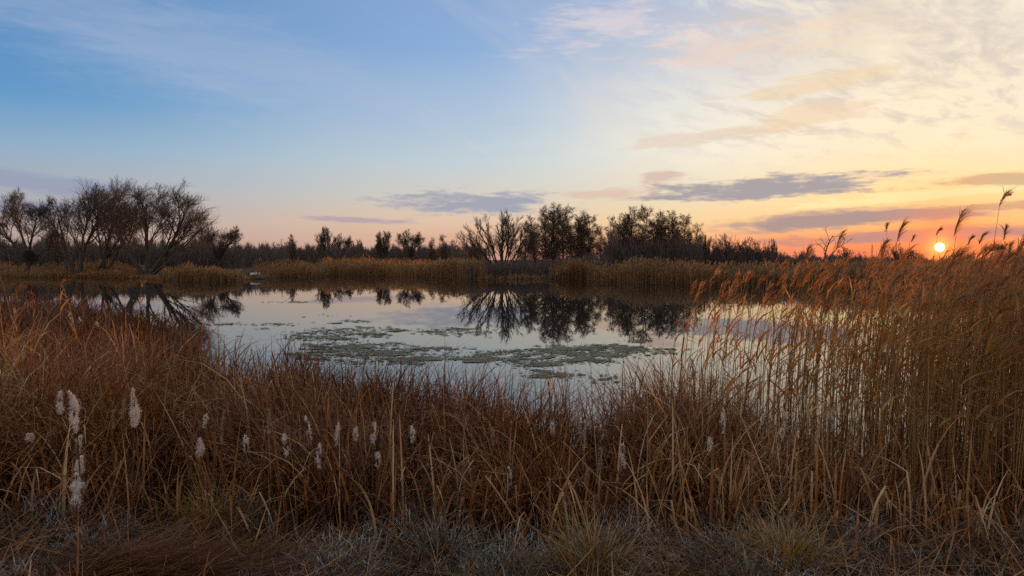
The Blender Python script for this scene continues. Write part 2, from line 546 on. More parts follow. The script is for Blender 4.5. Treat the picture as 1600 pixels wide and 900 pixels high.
def water_material():
    m_, t, out = new_mat('still_water')
    tc = t.node('ShaderNodeTexCoord')
    mp = t.node('ShaderNodeMapping')
    mp.inputs['Scale'].default_value = (1.0, 0.35, 1.0)
    t.l.new(tc.outputs['Object'], mp.inputs[0])
    n = t.noise(mp.outputs[0], 1.1, 3.0, 0.5)
    n2 = t.noise(mp.outputs[0], 0.12, 2.0, 0.5)
    h = t.m('MULTIPLY', n, t.smooth(n2, 0.35, 0.7, 0.35, 1.0))
    b = t.node('ShaderNodeBump')
    b.inputs['Strength'].default_value = 0.05
    b.inputs['Distance'].default_value = 0.05
    t.l.new(h, b.inputs['Height'])
    gl = t.node('ShaderNodeBsdfGlossy')
    gl.inputs['Color'].default_value = (0.93, 0.92, 0.91, 1)
    gl.inputs['Roughness'].default_value = 0.012
    t.l.new(b.outputs[0], gl.inputs['Normal'])
    di = t.node('ShaderNodeBsdfDiffuse')
    di.inputs[0].default_value = (0.020, 0.020, 0.017, 1)
    fr = t.node('ShaderNodeFresnel')
    fr.inputs['IOR'].default_value = 2.9
    t.l.new(b.outputs[0], fr.inputs['Normal'])
    mx = t.node('ShaderNodeMixShader')
    t.l.new(fr.outputs[0], mx.inputs[0])
    t.l.new(di.outputs[0], mx.inputs[1])
    t.l.new(gl.outputs[0], mx.inputs[2])
    t.l.new(mx.outputs[0], out.inputs[0])
    return m_


M['ground'] = ground_material()
M['water'] = water_material()

# ------------------------------------------------------------------ ground and water
# far edge of the nearby sedge, as photo x -> metres ahead of the camera
SEDGE_PX = np.array([-900, -300, 0, 100, 200, 262, 285, 305, 350, 420, 450, 560, 650, 730, 800, 835, 865, 905, 945, 1000, 1035, 1100, 1250, 1600, 2100, 2600])
SEDGE_D = np.array([42, 38, 31, 27, 22, 18.5, 16.5, 12.6, 11.2, 10.6, 10.8, 10.6, 9.9, 9.0, 8.6, 8.0, 7.5, 7.5, 8.1, 9.0, 9.8, 8.9, 8.0, 7.6, 8.0, 8.4])


def sedge_far(x, y):
    px = 800 + F_PX * np.asarray(x) / np.maximum(np.asarray(y), 0.1)
    return np.interp(px, SEDGE_PX, SEDGE_D)


def wpt(px, d):
    return ((px - 800) / F_PX * d, d)


near_edge = [wpt(p, d * 0.86) for p, d in zip(SEDGE_PX, SEDGE_D)]
far_px = [(-900, 100), (-300, 98), (0, 95), (120, 93), (225, 88), (250, 80), (320, 75), (372, 77), (386, 84), (440, 93), (490, 92), (505, 98), (520, 104),
          (600, 103), (700, 91), (760, 85), (860, 85), (915, 83), (945, 75), (1000, 71), (1100, 66), (1200, 62), (1300, 60), (1500, 56), (1800, 52), (2600, 48)]
far_edge = [wpt(p, d) for p, d in far_px]
POND = np.array(near_edge + far_edge[::-1])


def pond_sd(x, y):
    """signed distance to the pond outline, negative on the water"""
    x = np.asarray(x, dtype=float)
    y = np.asarray(y, dtype=float)
    d2 = np.full(x.shape, 1e18)
    inside = np.zeros(x.shape, dtype=bool)
    n = len(POND)
    for i in range(n):
        ax, ay = POND[i]
        bx, by = POND[(i + 1) % n]
        ex, ey = bx - ax, by - ay
        tt = np.clip(((x - ax) * ex + (y - ay) * ey) / (ex * ex + ey * ey + 1e-12), 0, 1)
        qx, qy = x - ax - tt * ex, y - ay - tt * ey
        d2 = np.minimum(d2, qx * qx + qy * qy)
        c = ((ay > y) != (by > y)) & (x < (bx - ax) * (y - ay) / (by - ay + 1e-12) + ax)
        inside ^= c
    d = np.sqrt(d2)
    return np.where(inside, -d, d)


def ground_z(x, y):
    x = np.asarray(x, dtype=float)
    y = np.asarray(y, dtype=float)
    sd = pond_sd(x, y)
    r = np.hypot(x, y)
    near = r < 45
    out_n = 0.75 * (1 - np.exp(-np.maximum(sd, 0) / 4.2))
    out_f = 0.55 * (1 - np.exp(-np.maximum(sd, 0) / 5.0)) + np.clip((sd - 20) / 300, 0, 0.8)
    w = np.clip((r - 38) / 14, 0, 1)
    zo = out_n * (1 - w) + out_f * w
    zi = -0.9 * (1 - np.exp(-np.maximum(-sd, 0) / 4.0))
    bump = 0.035 * np.sin(x * 1.9 + 0.7 * np.sin(y * 1.3)) * np.cos(y * 1.6 + 0.5) + 0.02 * np.sin(x * 5.1 + y * 3.7)
    return np.where(sd > 0, zo, zi) + bump * np.clip(sd / 0.8, 0, 1)


def build_ground():
    na, nr = 220, 130
    ang = np.linspace(0, 2 * PI, na, endpoint=False)
    rad = np.concatenate([[0.4], np.geomspace(0.9, 4000, nr)])
    A, R = np.meshgrid(ang, rad)
    x, y = R * np.cos(A), R * np.sin(A)
    z = ground_z(x, y)
    V = np.stack([x, y, z], -1).reshape(-1, 3)
    idx = np.arange((nr + 1) * na).reshape(nr + 1, na)
    nx = np.roll(idx, -1, 1)
    Fq = np.stack([idx[:-1], nx[:-1], nx[1:], idx[1:]], -1).reshape(-1, 4)[:, ::-1]
    # close the centre
    o = link('ground', np_mesh('ground', V, Fq, M['ground']))
    tag(o, 'dark marshy ground and banks around the pond', 'ground', kind='structure')
    cap = [list(range(na))]
    me = bpy.data.meshes.new('ground_patch')
    me.from_pydata([tuple(v) for v in V[:na]], [], cap)
    me.materials.append(M['ground'])
    c = link('ground_patch', me, o)


build_ground()
wv = np.array([(-150, 3, 0), (150, 3, 0), (150, 130, 0), (-150, 130, 0)], dtype=float)
water = link('water', np_mesh('water', wv, np.array([[0, 1, 2, 3]]), M['water']))
tag(water, 'still mirror-like pond reflecting the sunset sky and bare trees', 'water', kind='structure')

# ------------------------------------------------------------------ trees
def grow(seed, limbs, spec):
    """limbs: list of (base, dir, length, radius). spec per level: children, length ratio, angle, wiggle, up, points. Returns polylines per level"""
    r = np.random.default_rng(seed)
    levels = []
    cur = []
    for b, d, L, rad in limbs:
        d = np.array(d, dtype=float)
        cur.append((np.array(b, dtype=float), d / np.linalg.norm(d), L, rad))
    for li, sp in enumerate(spec):
        k = sp.get('k', 5)
        B = np.array([c[0] for c in cur])
        D = np.array([c[1] for c in cur])
        L = np.array([c[2] for c in cur])
        R0 = np.array([c[3] for c in cur])
        n = len(cur)
        P = np.zeros((n, k, 3))
        Dk = np.zeros((n, k, 3))
        P[:, 0] = B
        Dk[:, 0] = D
        d = D.copy()
        for j in range(1, k):
            d = d + r.normal(0, sp.get('wig', 0.12), (n, 3))
            d[:, 2] += sp.get('up', 0.05)
            d /= np.linalg.norm(d, axis=1, keepdims=True)
            P[:, j] = P[:, j - 1] + d * (L / (k - 1))[:, None]
            Dk[:, j] = d
        s = np.arange(k) / (k - 1)
        Rk = R0[:, None] * (1 - (1 - sp.get('taper', 0.35)) * s[None, :])
        Rk = np.maximum(Rk, sp.get('rmin', 0.012))
        levels.append((P, Rk))
        if li + 1 >= len(spec):
            break
        nx = []
        nc = sp['n']
        s0 = sp.get('s0', 0.3)
        for i in range(n):
            c = max(1, int(round(nc * r.uniform(0.8, 1.2))))
            for q in range(c):
                t_ = s0 + (1 - s0) * ((q + r.uniform(0.1, 0.9)) / c)
                f = t_ * (k - 1)
                j = min(int(f), k - 2)
                w = f - j
                p = P[i, j] * (1 - w) + P[i, j + 1] * w
                dd = Dk[i, j + 1]
                # random perpendicular
                pr = r.normal(0, 1, 3)
                pr -= dd * np.dot(pr, dd)
                pr /= np.linalg.norm(pr) + 1e-9
                a = math.radians(sp.get('ang', 40)) * r.uniform(0.6, 1.3)
                nd = dd * math.cos(a) + pr * math.sin(a)
                nd[2] += sp.get('lift', 0.0)
                nd /= np.linalg.norm(nd)
                ln = L[i] * sp.get('ratio', 0.6) * (1 - sp.get('fall', 0.45) * t_) * r.uniform(0.75, 1.25)
                rr = Rk[i, j] * sp.get('rr', 0.6)
                nx.append((p, nd, ln, rr))
        cur = nx
    return levels


def tree_meshes(name, levels, split, bark, twig, sides=(7, 5, 4, 3, 3, 3), cones=0, seed=0):
    tr, cr = [], []
    for i, (P, R) in enumerate(levels):
        d = tubes(P, R, sides[min(i, len(sides) - 1)])
        (tr if i < split else cr).append(d)
    if cones:
        r = np.random.default_rng(seed + 99)
        P = levels[-1][0].reshape(-1, 3)
        c = P[r.integers(0, len(P), cones)] + r.normal(0, 0.05, (cones, 3))
        a = r.uniform(0, 2 * PI, cones)
        cr.append(blades(c, r.uniform(0.06, 0.14, cones), a, r.uniform(0, 2.5, cones), 0, r.uniform(0.04, 0.09, cones), segs=2))
    v, f, t_, a_ = merge(tr)
    me_t = np_mesh(name + '_trunk', v, f, bark, {'tone': t_, 'along': a_})
    v, f, t_, a_ = merge(cr)
    me_c = np_mesh(name + '_crown', v, f, twig, {'tone': t_, 'along': a_})
    return me_t, me_c


def mesh_top(meshes):
    z = 0.0
    for me in meshes:
        a = np.empty(len(me.vertices) * 3, dtype=np.float32)
        me.vertices.foreach_get('co', a)
        z = max(z, float(np.percentile(a[2::3], 99.7)))
    return z


def put_tree(name, meshes, loc, label, cat='tree', group=None, scale=(1, 1, 1), rz=0.0, top=None, wide=1.0):
    e = empty(name, loc)
    if top is not None:
        d = loc[1]
        H = CAM_H + (406 - top) / F_PX * d - loc[2]
        k = H / mesh_top(meshes)
        scale = (k * wide, k * wide, k)
    e.scale = scale
    e.rotation_euler = (0, 0, rz)
    link('trunk', meshes[0], e)
    link('crown', meshes[1], e)
    tag(e, label, cat, group)
    return e


def gz(x, y):
    return float(ground_z(np.array([x]), np.array([y]))[0])


def base_at(px, d):
    x, y = wpt(px, d)
    return (x, y, gz(x, y) - 0.15)


def px_h(d, px_len):
    return px_len / F_PX * d


WILLOW = [dict(n=9, ratio=0.72, ang=30, wig=0.07, up=0.055, k=8, s0=0.26, taper=0.22, fall=0.62, rr=0.48, lift=0.10),
          dict(n=7, ratio=0.66, ang=32, wig=0.10, up=0.04, k=6, s0=0.22, rr=0.52, lift=0.08, rmin=0.028, fall=0.5),
          dict(n=6, ratio=0.70, ang=34, wig=0.12, up=0.04, k=4, s0=0.2, rr=0.6, lift=0.06, rmin=0.018, fall=0.4),
          dict(n=5, ratio=0.75, ang=34, wig=0.15, up=0.04, k=3, s0=0.15, rr=0.65, lift=0.04, rmin=0.013, fall=0.3),
          dict(k=2, rmin=0.008, taper=0.7)]


def willow(seed, limbs, name, dens=1.0):
    sp = [dict(s) for s in WILLOW]
    sp[3]['n'] = max(2, int(round(sp[3]['n'] * dens)))
    sp[0]['n'] = 7 if len(limbs) > 6 else 9
    lv = grow(seed, limbs, sp)
    return tree_meshes(name, lv, 2, M['bark'], M['twig'])


D_L = 92.0
# lone spreading tree at the picture's left edge
m_ = willow(11, [((0, 0, 0), (0.02, 0, 1), 3.0, 0.34), ((0, 0, 2.6), (-0.75, 0.1, 1.0), 6.0, 0.2), ((0, 0, 2.8), (0.62, -0.2, 1.1), 6.4, 0.2),
                 ((0, 0, 2.9), (-0.12, 0.2, 1), 7.2, 0.2), ((0, 0, 2.4), (-0.95, -0.2, 0.45), 4.6, 0.14), ((0, 0, 2.4), (0.9, 0.3, 0.5), 4.4, 0.13)], 'tree', 0.8)
put_tree('bare_tree', m_, base_at(42, 96.5), 'bare spreading tree with a single short trunk, leftmost on the far bank', 'tree', 'bare trees on the far bank', top=299, wide=1.1)
# tall group with several trunks
m_ = willow(12, [((-0.5, 0, 0), (-0.16, 0.05, 1), 9.8, 0.26), ((0.1, 0.3, 0), (0.02, 0, 1), 11.3, 0.30), ((0.7, -0.2, 0), (0.10, 0.05, 1), 10.2, 0.25),
                 ((-1.2, 0.2, 0), (-0.34, 0.1, 1), 8.8, 0.2)], 'tree', 0.8)
put_tree('bare_tree', m_, base_at(120, 95), 'tallest bare tree with several dark trunks rising close together on the bank', 'tree', 'bare trees on the far bank', top=277, wide=1.1)
m_ = willow(13, [((0, 0, 0), (0.15, 0, 1), 10.5, 0.27), ((0.3, 0.2, 0.3), (-0.25, 0.1, 1), 9.6, 0.2), ((-1.1, 0, 0), (0.5, 0, 1), 8.2, 0.2), ((0.5, 0, 0.5), (0.48, 0.1, 1), 8.4, 0.18)], 'tree', 0.8)
put_tree('bare_tree', m_, base_at(160, 96.5), 'bare tree with crossing forked trunks between the tallest and the widest tree', 'tree', 'bare trees on the far bank', top=285, wide=1.1)
# the big leaning one by the water
fan = []
for ang_, b_, L_, rad_ in [(-30, 0.15, 9.2, 0.2), (-17, -0.1, 10.6, 0.34), (-4, 0.1, 10.8, 0.2), (9, -0.15, 11.4, 0.30), (22, 0.15, 11.4, 0.2), (35, 0.0, 11.6, 0.36), (47, 0.1, 11.2, 0.24), (58, -0.1, 10.2, 0.24)]:
    a_ = math.radians(ang_)
    fan.append(((0.5 * math.sin(a_), b_ * 1.5, 0), (math.sin(a_), b_, math.cos(a_)), L_, rad_))
m_ = willow(14, fan, 'tree', 0.8)
put_tree('bare_tree', m_, base_at(228, 91.5), 'widest bare tree, its thick trunks splitting at the ground and leaning out', 'tree', 'bare trees on the far bank', top=283, wide=1.14)
m_round = willow(15, [((0, 0, 0), (0, 0, 1), 4.4, 0.3), ((0, 0, 2.0), (-0.7, 0.1, 1), 5.6, 0.2), ((0, 0, 2.0), (0.7, 0.2, 1), 5.6, 0.2), ((0, 0, 2.2), (0.1, 0.6, 1), 6.2, 0.2), ((0, 0, 2.2), (-0.1, -0.5, 1), 6.2, 0.2)], 'tree', 1.0)
put_tree('bare_tree', m_round, base_at(342, 132), 'low rounded bare tree behind the widest tree at the edge of the dark wood', 'tree', None, top=350, wide=1.15)

# vase-shaped tree by the water in the middle
VASE = [dict(n=9, ratio=0.55, ang=22, wig=0.05, up=0.02, k=8, s0=0.22, taper=0.22, fall=0.6, rr=0.55, lift=0.10, rmin=0.045),
        dict(n=7, ratio=0.60, ang=24, wig=0.07, up=0.04, k=5, s0=0.15, rr=0.6, lift=0.08, rmin=0.026, fall=0.5),
        dict(n=5, ratio=0.70, ang=26, wig=0.09, up=0.06, k=3, s0=0.15, rr=0.65, lift=0.08, rmin=0.018, fall=0.3),
        dict(n=3, ratio=0.75, ang=26, wig=0.09, up=0.06, k=3, s0=0.1, rr=0.7, rmin=0.014, fall=0.3),
        dict(k=2, rmin=0.011, taper=0.6)]
VASE_OPEN = [dict(n=9, ratio=0.42, ang=20, wig=0.04, up=0.015, k=8, s0=0.25, taper=0.2, fall=0.6, rr=0.5, lift=0.08, rmin=0.05),
             dict(n=8, ratio=0.58, ang=26, wig=0.06, up=0.04, k=5, s0=0.15, rr=0.6, lift=0.06, rmin=0.024, fall=0.5),
             dict(n=5, ratio=0.66, ang=26, wig=0.08, up=0.05, k=3, s0=0.15, rr=0.65, lift=0.06, rmin=0.018, fall=0.3),
             dict(k=2, rmin=0.013, taper=0.6)]
lb = []
for a, b, L, rad in [(-1.05, 0.1, 8.4, 0.22), (-0.8, -0.2, 8.2, 0.14), (-0.6, 0.1, 8.8, 0.16), (-0.42, -0.2, 9.2, 0.14), (-0.26, 0.2, 9.4, 0.18), (-0.1, -0.1, 9.8, 0.15), (0.04, 0, 10.0, 0.24), (0.18, -0.2, 9.8, 0.16), (0.32, 0.2, 9.4, 0.15), (0.48, 0.0, 9.0, 0.15), (0.66, 0.1, 8.4, 0.15), (0.88, 0.0, 7.6, 0.13)]:
    lb.append(((a * 0.4, b * 0.3, 0), (a, b, 1), L, rad))
m_vase = tree_meshes('tree', grow(21, lb, VASE_OPEN), 2, M['bark'], M['twig'])
put_tree('bare_tree', m_vase, base_at(784, 98), 'fan-shaped bare tree with many straight stems spreading from one foot', 'tree', top=331, wide=1.2)

# upright alders with old cones
ALDER = [dict(n=44, ratio=0.28, ang=50, wig=0.025, up=0.02, k=9, s0=0.08, taper=0.15, fall=0.55, rr=0.36, lift=0.22, rmin=0.035),
         dict(n=6, ratio=0.60, ang=40, wig=0.12, up=0.06, k=4, s0=0.15, rr=0.6, lift=0.1, rmin=0.018),
         dict(n=5, ratio=0.70, ang=42, wig=0.16, up=0.03, k=3, s0=0.15, rr=0.7, rmin=0.015),
         dict(n=3, ratio=0.80, ang=42, wig=0.16, k=3, s0=0.1, rr=0.7, rmin=0.010),
         dict(k=2, rmin=0.009, taper=0.7)]
alders = []
for i in range(4):
    r_ = np.random.default_rng(40 + i)
    limbs = [((0, 0, 0), (r_.normal(0, 0.03), r_.normal(0, 0.03), 1), 10.0, 0.17)]
    if i in (1, 3):
        limbs.append(((0.5, 0.3, 0), (0.07, 0.02, 1), 8.6, 0.13))
    alders.append(tree_meshes('alder', grow(50 + i, limbs, ALDER), 1, M['bark'], M['alder'], sides=(6, 4, 3, 3), cones=160, seed=i))
alder_rows = [
    # px, distance, top y, width scale, label
    (822, 116, 345, 0.8, 'slim low alder just behind the fan-shaped tree'),
    (836, 112, 338, 0.8, 'slender bare alder on the near side of the tall clump, beside the fan-shaped tree'),
    (851, 110, 322, 1.05, 'tall cone-studded alder at the fan-shaped tree end of the first clump'),
    (866, 108, 319, 1.1, 'tallest alder of the first clump, second trunk in'),
    (881, 111, 325, 1.0, 'tall dark alder in the middle of the first clump'),
    (895, 109, 322, 1.05, 'cone-studded alder right of the middle of the first clump'),
    (909, 112, 330, 1.0, 'mid-height alder near the far end of the first clump'),
    (922, 110, 336, 1.0, 'shorter alder where the first clump thins out'),
    (938, 116, 352, 0.9, 'low thin alder in the gap between the two clumps'),
    (955, 113, 338, 0.9, 'slim alder at the start of the second clump'),
    (972, 110, 333, 1.0, 'upright alder second in the dense second clump'),
    (988, 108, 324, 1.1, 'tall dense alder near the middle of the second clump'),
    (1004, 107, 321, 1.15, 'tallest alder of the dense second clump'),
    (1019, 110, 331, 1.1, 'broad dark alder just past the tallest of the second clump'),
    (1034, 108, 336, 1.2, 'densest dark alder of the second clump'),
    (1050, 110, 330, 1.1, 'dark alder with pale twigs on top in the second clump'),
    (1066, 113, 334, 1.0, 'thin-topped alder near the end of the second clump'),
    (1082, 112, 350, 0.9, 'short alder that closes the second clump'),
]
for i, (px, d, top, ws, lab) in enumerate(alder_rows):
    put_tree('alder_tree', alders[i % 4], base_at(px, d), lab, 'tree', 'alders in two clumps on the far bank', rz=i * 1.3, top=top, wide=ws * 1.18)

# background trees that stand out of the woods
def bush_levels(seed, n=12, H=5.0, spread=0.55, dens=1.0):
    r = np.random.default_rng(seed)
    lb = []
    for i in range(n):
        a = r.uniform(0, 2 * PI)
        q = r.uniform(0, spread)
        lb.append(((math.cos(a) * q * 0.8, math.sin(a) * q * 0.8, 0), (math.cos(a) * q, math.sin(a) * q, 1), H * r.uniform(0.6, 0.9), 0.06))
    sp = [dict(n=7, ratio=0.5, ang=32, wig=0.10, up=0.03, k=6, s0=0.15, rr=0.6, lift=0.1, rmin=0.03, fall=0.4),
          dict(n=max(2, int(6 * dens)), ratio=0.6, ang=36, wig=0.14, up=0.04, k=4, s0=0.15, rr=0.65, lift=0.06, rmin=0.02),
          dict(n=3, ratio=0.6, ang=36, wig=0.16, k=3, rr=0.7, rmin=0.017),
          dict(k=2, rmin=0.014, taper=0.7)]
    return grow(seed, lb, sp)


bushes = []
for i in range(4):
    bushes.append(tree_meshes('bush', bush_levels(70 + i, 11, 5.0, 0.6), 1, M['bark'], M['scrub'], sides=(4, 3, 3, 3)))
sparse = []
for i in range(2):
    r_ = np.random.default_rng(90 + i)
    lb = [((r_.normal(0, 0.5), r_.normal(0, 0.5), 0), (r_.normal(0, 0.3), r_.normal(0, 0.2), 1), 9 * r_.uniform(0.6, 0.9), 0.14) for _ in range(5)]
    sparse.append(tree_meshes('thin_tree', grow(95 + i, lb, VASE), 2, M['bark'], M['twig'], sides=(5, 4, 3, 3)))

rows = [
    # px, d, top y, kind, width scale, label
    (446, 205, 376, 'b', 1.5, 'small rounded tree at the start of the wood beyond the pond'),
    (460, 200, 367, 'a', 1.2, 'leafy-looking dark tree left of the tall thin tree beyond the reeds'),
    (506, 205, 355, 's', 0.9, 'tall thin bare tree standing above the distant wood'),
    (536, 215, 366, 'r', 0.8, 'pale round-topped tree next to the tall thin tree in the distance'),
    (565, 215, 374, 's', 0.6, 'short thin tree between the distant pale one and the forked one'),
    (596, 190, 361, 's', 0.85, 'forked thin tree rising over the middle of the distant reeds'),
    (641, 190, 360, 'r', 1.0, 'round-crowned bare tree like a ball behind the reed bed'),
    (676, 185, 371, 'a', 0.9, 'dark twiggy tree right beside the ball-crowned tree'),
    (692, 180, 366, 'a', 1.0, 'dark twiggy tree next but one to the ball-crowned tree'),
    (707, 180, 374, 'b', 1.0, 'low dark tree at the dip in front of the fan-shaped tree'),
    (738, 125, 371, 'b', 0.8, 'brush at the foot of the fan-shaped tree, on its outer side'),
    (1100, 118, 366, 's', 0.5, 'thin bush tree next to the last alder'),
    (1122, 122, 370, 'b', 1.1, 'first rounded bush past the alder clumps'),
    (1147, 125, 366, 'b', 1.0, 'tallest rounded bush past the alder clumps'),
    (1172, 122, 371, 'b', 1.1, 'twiggy bush in the middle of the row past the alders'),
    (1193, 120, 374, 'b', 0.9, 'bush near the end of the row past the alders'),
    (1210, 124, 373, 's', 0.4, 'spiky thin bush closing the row past the alders'),
    (1250, 140, 387, 'b', 1.2, 'low bush just before the dead tree over the reeds'),
    (1320, 140, 384, 'b', 1.0, 'low bush just past the dead tree over the reeds'),
    (1345, 150, 392, 'b', 1.0, 'low bush beside the thin mast on the horizon'),
    (1402, 130, 378, 'b', 1.2, 'wide bush on the horizon between the mast and the sun'),
    (1432, 150, 390, 'b', 1.0, 'low bush on the horizon closest to the sun'),
    (1515, 150, 392, 'b', 1.1, 'low bush on the horizon just right of the sun'),
    (1560, 150, 376, 'r', 0.55, 'round bare tree on the horizon behind the tallest reed'),
    (1592, 140, 384, 'b', 1.1, 'last bush on the horizon at the picture edge'),
]
for i, (px, d, top, kd, ws, lab) in enumerate(rows):
    ms = {'b': bushes[i % 4], 'a': alders[i % 4], 's': sparse[i % 2], 'r': m_round}[kd]
    put_tree('bare_bush' if kd == 'b' else 'bare_tree', ms, base_at(px, d), lab, 'bush' if kd == 'b' else 'tree', 'trees and bushes along the horizon', rz=i * 2.1, top=top, wide=ws)

# dead leafless tree above the reeds
DEAD = [dict(n=5, ratio=0.55, ang=48, wig=0.14, up=0.0, k=6, s0=0.35, rr=0.6, lift=0.1, rmin=0.04),
        dict(n=4, ratio=0.55, ang=45, wig=0.2, k=5, rr=0.6, rmin=0.03), dict(k=4, wig=0.2, rmin=0.02)]
m_dead = tree_meshes('dead_tree', grow(33, [((0, 0, 0), (-0.1, 0, 1), 6.2, 0.16), ((0, 0, 1.2), (0.5, 0.1, 1), 4.6, 0.1)], DEAD), 1, M['bark'], M['bark'], sides=(5, 3, 3))
put_tree('dead_tree', m_dead, base_at(1289, 105), 'dead tree with few crooked branches sticking up over the reeds', 'tree', None, (0.95, 0.95, 0.95))


# far wood, read as one mass
def wood(name, spans, n, label, wid=(0.05, 0.12), seed=3, mat='scrub', kind='stuff', low=0.0):
    """spans: list of (px0, px1, top y at px0, top y at px1, d0, d1, weight)"""
    r = np.random.default_rng(seed)
    parts = []
    tot = sum(s[6] for s in spans)
    for p0, p1, t0, t1, d0, d1, w in spans:
        c = int(n * w / tot)
        u = r.random(c)
        px = p0 + (p1 - p0) * u
        d = d0 + (d1 - d0) * r.random(c)
        x = (px - 800) / F_PX * d
        zb = ground_z(x, d) - 0.1
        top = t0 + (t1 - t0) * u
        # individual crowns make the outline uneven
        ph = seed * 1.7
        lump = 0.5 + 0.26 * np.sin(px * 0.23 + ph + 2 * np.sin(px * 0.05)) + 0.16 * np.sin(px * 0.61 + ph * 2) + 0.10 * np.sin(px * 1.3)
        H = CAM_H + (406 - top) / F_PX * d - zb
        H = H * (0.66 + 0.42 * lump) * (0.78 + 0.25 * r.random(c) ** 0.5)
        # stems of the mass and fans of twigs on them
        hs = H * (r.random(c) ** 0.7)
        base = np.stack([x, d, zb + hs * 0.72 * (r.random(c) > 0.25)], 1)
        L = np.maximum(0.6, (zb + H - base[:, 2])) * r.uniform(0.5, 1.0, c)
        L = np.minimum(L, 4.0)
        az_ = np.where(r.random(c) > 0.5, 0.0, PI) + r.normal(0, 0.7, c)
        parts.append(blades(base, L, az_, np.abs(r.normal(0, 0.28, c)), r.normal(0.12, 0.25, c), r.uniform(wid[0], wid[1], c), segs=2, twist=r.normal(0, 0.4, c), tip=0.15))
    o = build(name, merge(parts), M[mat])
    return tag(o, label, 'wood', kind=kind)


wood('far_woods', [(-260, 60, 368, 368, 140, 175, 2.6), (60, 300, 366, 368, 140, 175, 2.6), (300, 382, 366, 374, 140, 180, 1.0), (375, 450, 374, 376, 160, 230, 1.0),
                   (450, 735, 377, 378, 195, 250, 4.2), (705, 760, 378, 378, 150, 200, 0.5)], 50000,
     'distant dark leafless wood behind the reed beds and the pond', (0.06, 0.16))
wood('horizon_scrub', [(1075, 1225, 378, 384, 118, 150, 1.6), (1215, 1330, 396, 394, 118, 160, 1.3), (1330, 1400, 398, 398, 118, 160, 0.9), (1390, 1560, 401, 401, 118, 150, 1.2), (1555, 1900, 392, 386, 118, 170, 2.0)],
     22000, 'low leafless scrub along the horizon under the setting sun', (0.04, 0.10), 9)
wood('bank_scrub', [(728, 800, 406, 404, 86, 98, 1.1), (795, 872, 402, 400, 86, 112, 1.5), (868, 950, 398, 388, 95, 112, 1.0), (945, 1095, 362, 360, 102, 118, 2.6)],
     22000, 'dark twiggy undergrowth on the bank below the alders', (0.03, 0.08), 5)

# ------------------------------------------------------------------ reed beds on the far side
def far_reeds(name, spans, n, label, seed, H0=2.7, mat='far_reed', wid=(0.03, 0.055)):
    r = np.random.default_rng(seed)
    parts = []
    tot = sum((s[1] - s[0]) * s[4] for s in spans)
    for sp_ in spans:
        p0, p1, back, h, w = sp_[:5]
        off = sp_[5] if len(sp_) > 5 else 0.0
        c = int(0.78 * n * (p1 - p0) * w / tot)
        px = r.uniform(p0, p1, c)
        de = np.interp(px, [q[0] for q in far_px], [q[1] for q in far_px])
        d = de - 0.8 + off + back * r.random(c) ** 1.3
        x = (px - 800) / F_PX * d
        zb = np.maximum(ground_z(x, d), -0.25)
        lump = 0.86 + 0.09 * np.sin(x * 0.5 + seed) + 0.09 * np.sin(x * 1.7 + d * 0.6) + 0.04 * np.sin(x * 4.1)
        L = 0.9 * h * lump * r.uniform(0.45, 1.14, c)
        endf = np.minimum(px - p0, p1 - px) / 45.0
        L = L * (1 - (1 - np.clip(endf, 0, 1)) * r.random(c) ** 0.7 * 0.95)
        L = L * (0.95 + 0.17 * np.sin(x * 0.23 + seed * 2) + 0.10 * np.sin(x * 0.9 + seed + d * 0.4))
        az_ = r.normal(0.0, 0.9, c)
        parts.append(blades(np.stack([x, d, zb], 1), L, az_, r.normal(0.03, 0.07, c), np.abs(r.normal(0.10, 0.16, c)), r.uniform(wid[0], wid[1], c), segs=2, twist=r.normal(0, 0.3, c), tip=0.5, power=2.5))
        q = r.random(c) < 0.5
        tops = parts[-1][0].reshape(c, 3, 2, 3).mean(2)[:, 2][q]
        cc = len(tops)
        parts.append(blades(tops - np.array([0, 0, 0.1]), r.uniform(0.25, 0.5, cc), r.normal(0.0, 0.8, cc), r.uniform(0.1, 0.6, cc), r.uniform(0.3, 1.2, cc), r.uniform(0.06, 0.13, cc), segs=2,
                            tone=r.uniform(0.5, 1.0, cc), twist=r.normal(0, 0.4, cc), tip=0.25))
    o = build(name, merge(parts), M[mat])
    return tag(o, label, 'reeds', kind='stuff')


far_reeds('reed_bed', [(-300, 45, 9, 2.1, 0.8, 3.5), (-300, 225, 4, 0.9, 0.5), (30, 120, 9, 1.9, 0.6, 6.0), (118, 226, 9, 2.5, 1.0, 6.0), (130, 205, 3, 1.5, 0.8, 0.5)], 12000, 'tan reeds under the bare trees on the far bank', 21)
far_reeds('reed_bed', [(254, 378, 5, 2.2, 1.0)], 6000, 'isolated clump of tan reeds standing out into the pond', 22)
far_reeds('reed_bed', [(470, 620, 14, 2.2, 0.8), (520, 760, 16, 2.6, 1.0), (640, 755, 14, 2.9, 0.6)], 17000, 'broad russet reed bed in front of the distant wood', 23)
far_reeds('reed_bed', [(858, 948, 7, 2.7, 1.0)], 6000, 'short stretch of reeds under the gap between the alder clumps', 24)
far_reeds('reed_bed', [(943, 1240, 10, 2.5, 1.0), (1215, 1900, 9, 1.95, 0.9)], 28000, 'long even reed bed between the alders and the setting sun', 25)
far_reeds('low_rushes', [(436, 512, 5, 1.1, 1.2), (380, 440, 16, 0.35, 0.5), (225, 260, 5, 0.5, 0.8), (60, 225, 3, 0.6, 0.4), (735, 865, 6, 0.5, 0.25)], 9000, 'low brown rushes along the far water edge', 26, wid=(0.03, 0.07))
# dry reeds climbing behind the low bank, brown slope between wood and reeds
far_reeds('reed_bed', [(395, 530, 26, 1.9, 1.0)], 6000, 'reddish reeds behind the small grassy landing', 27)

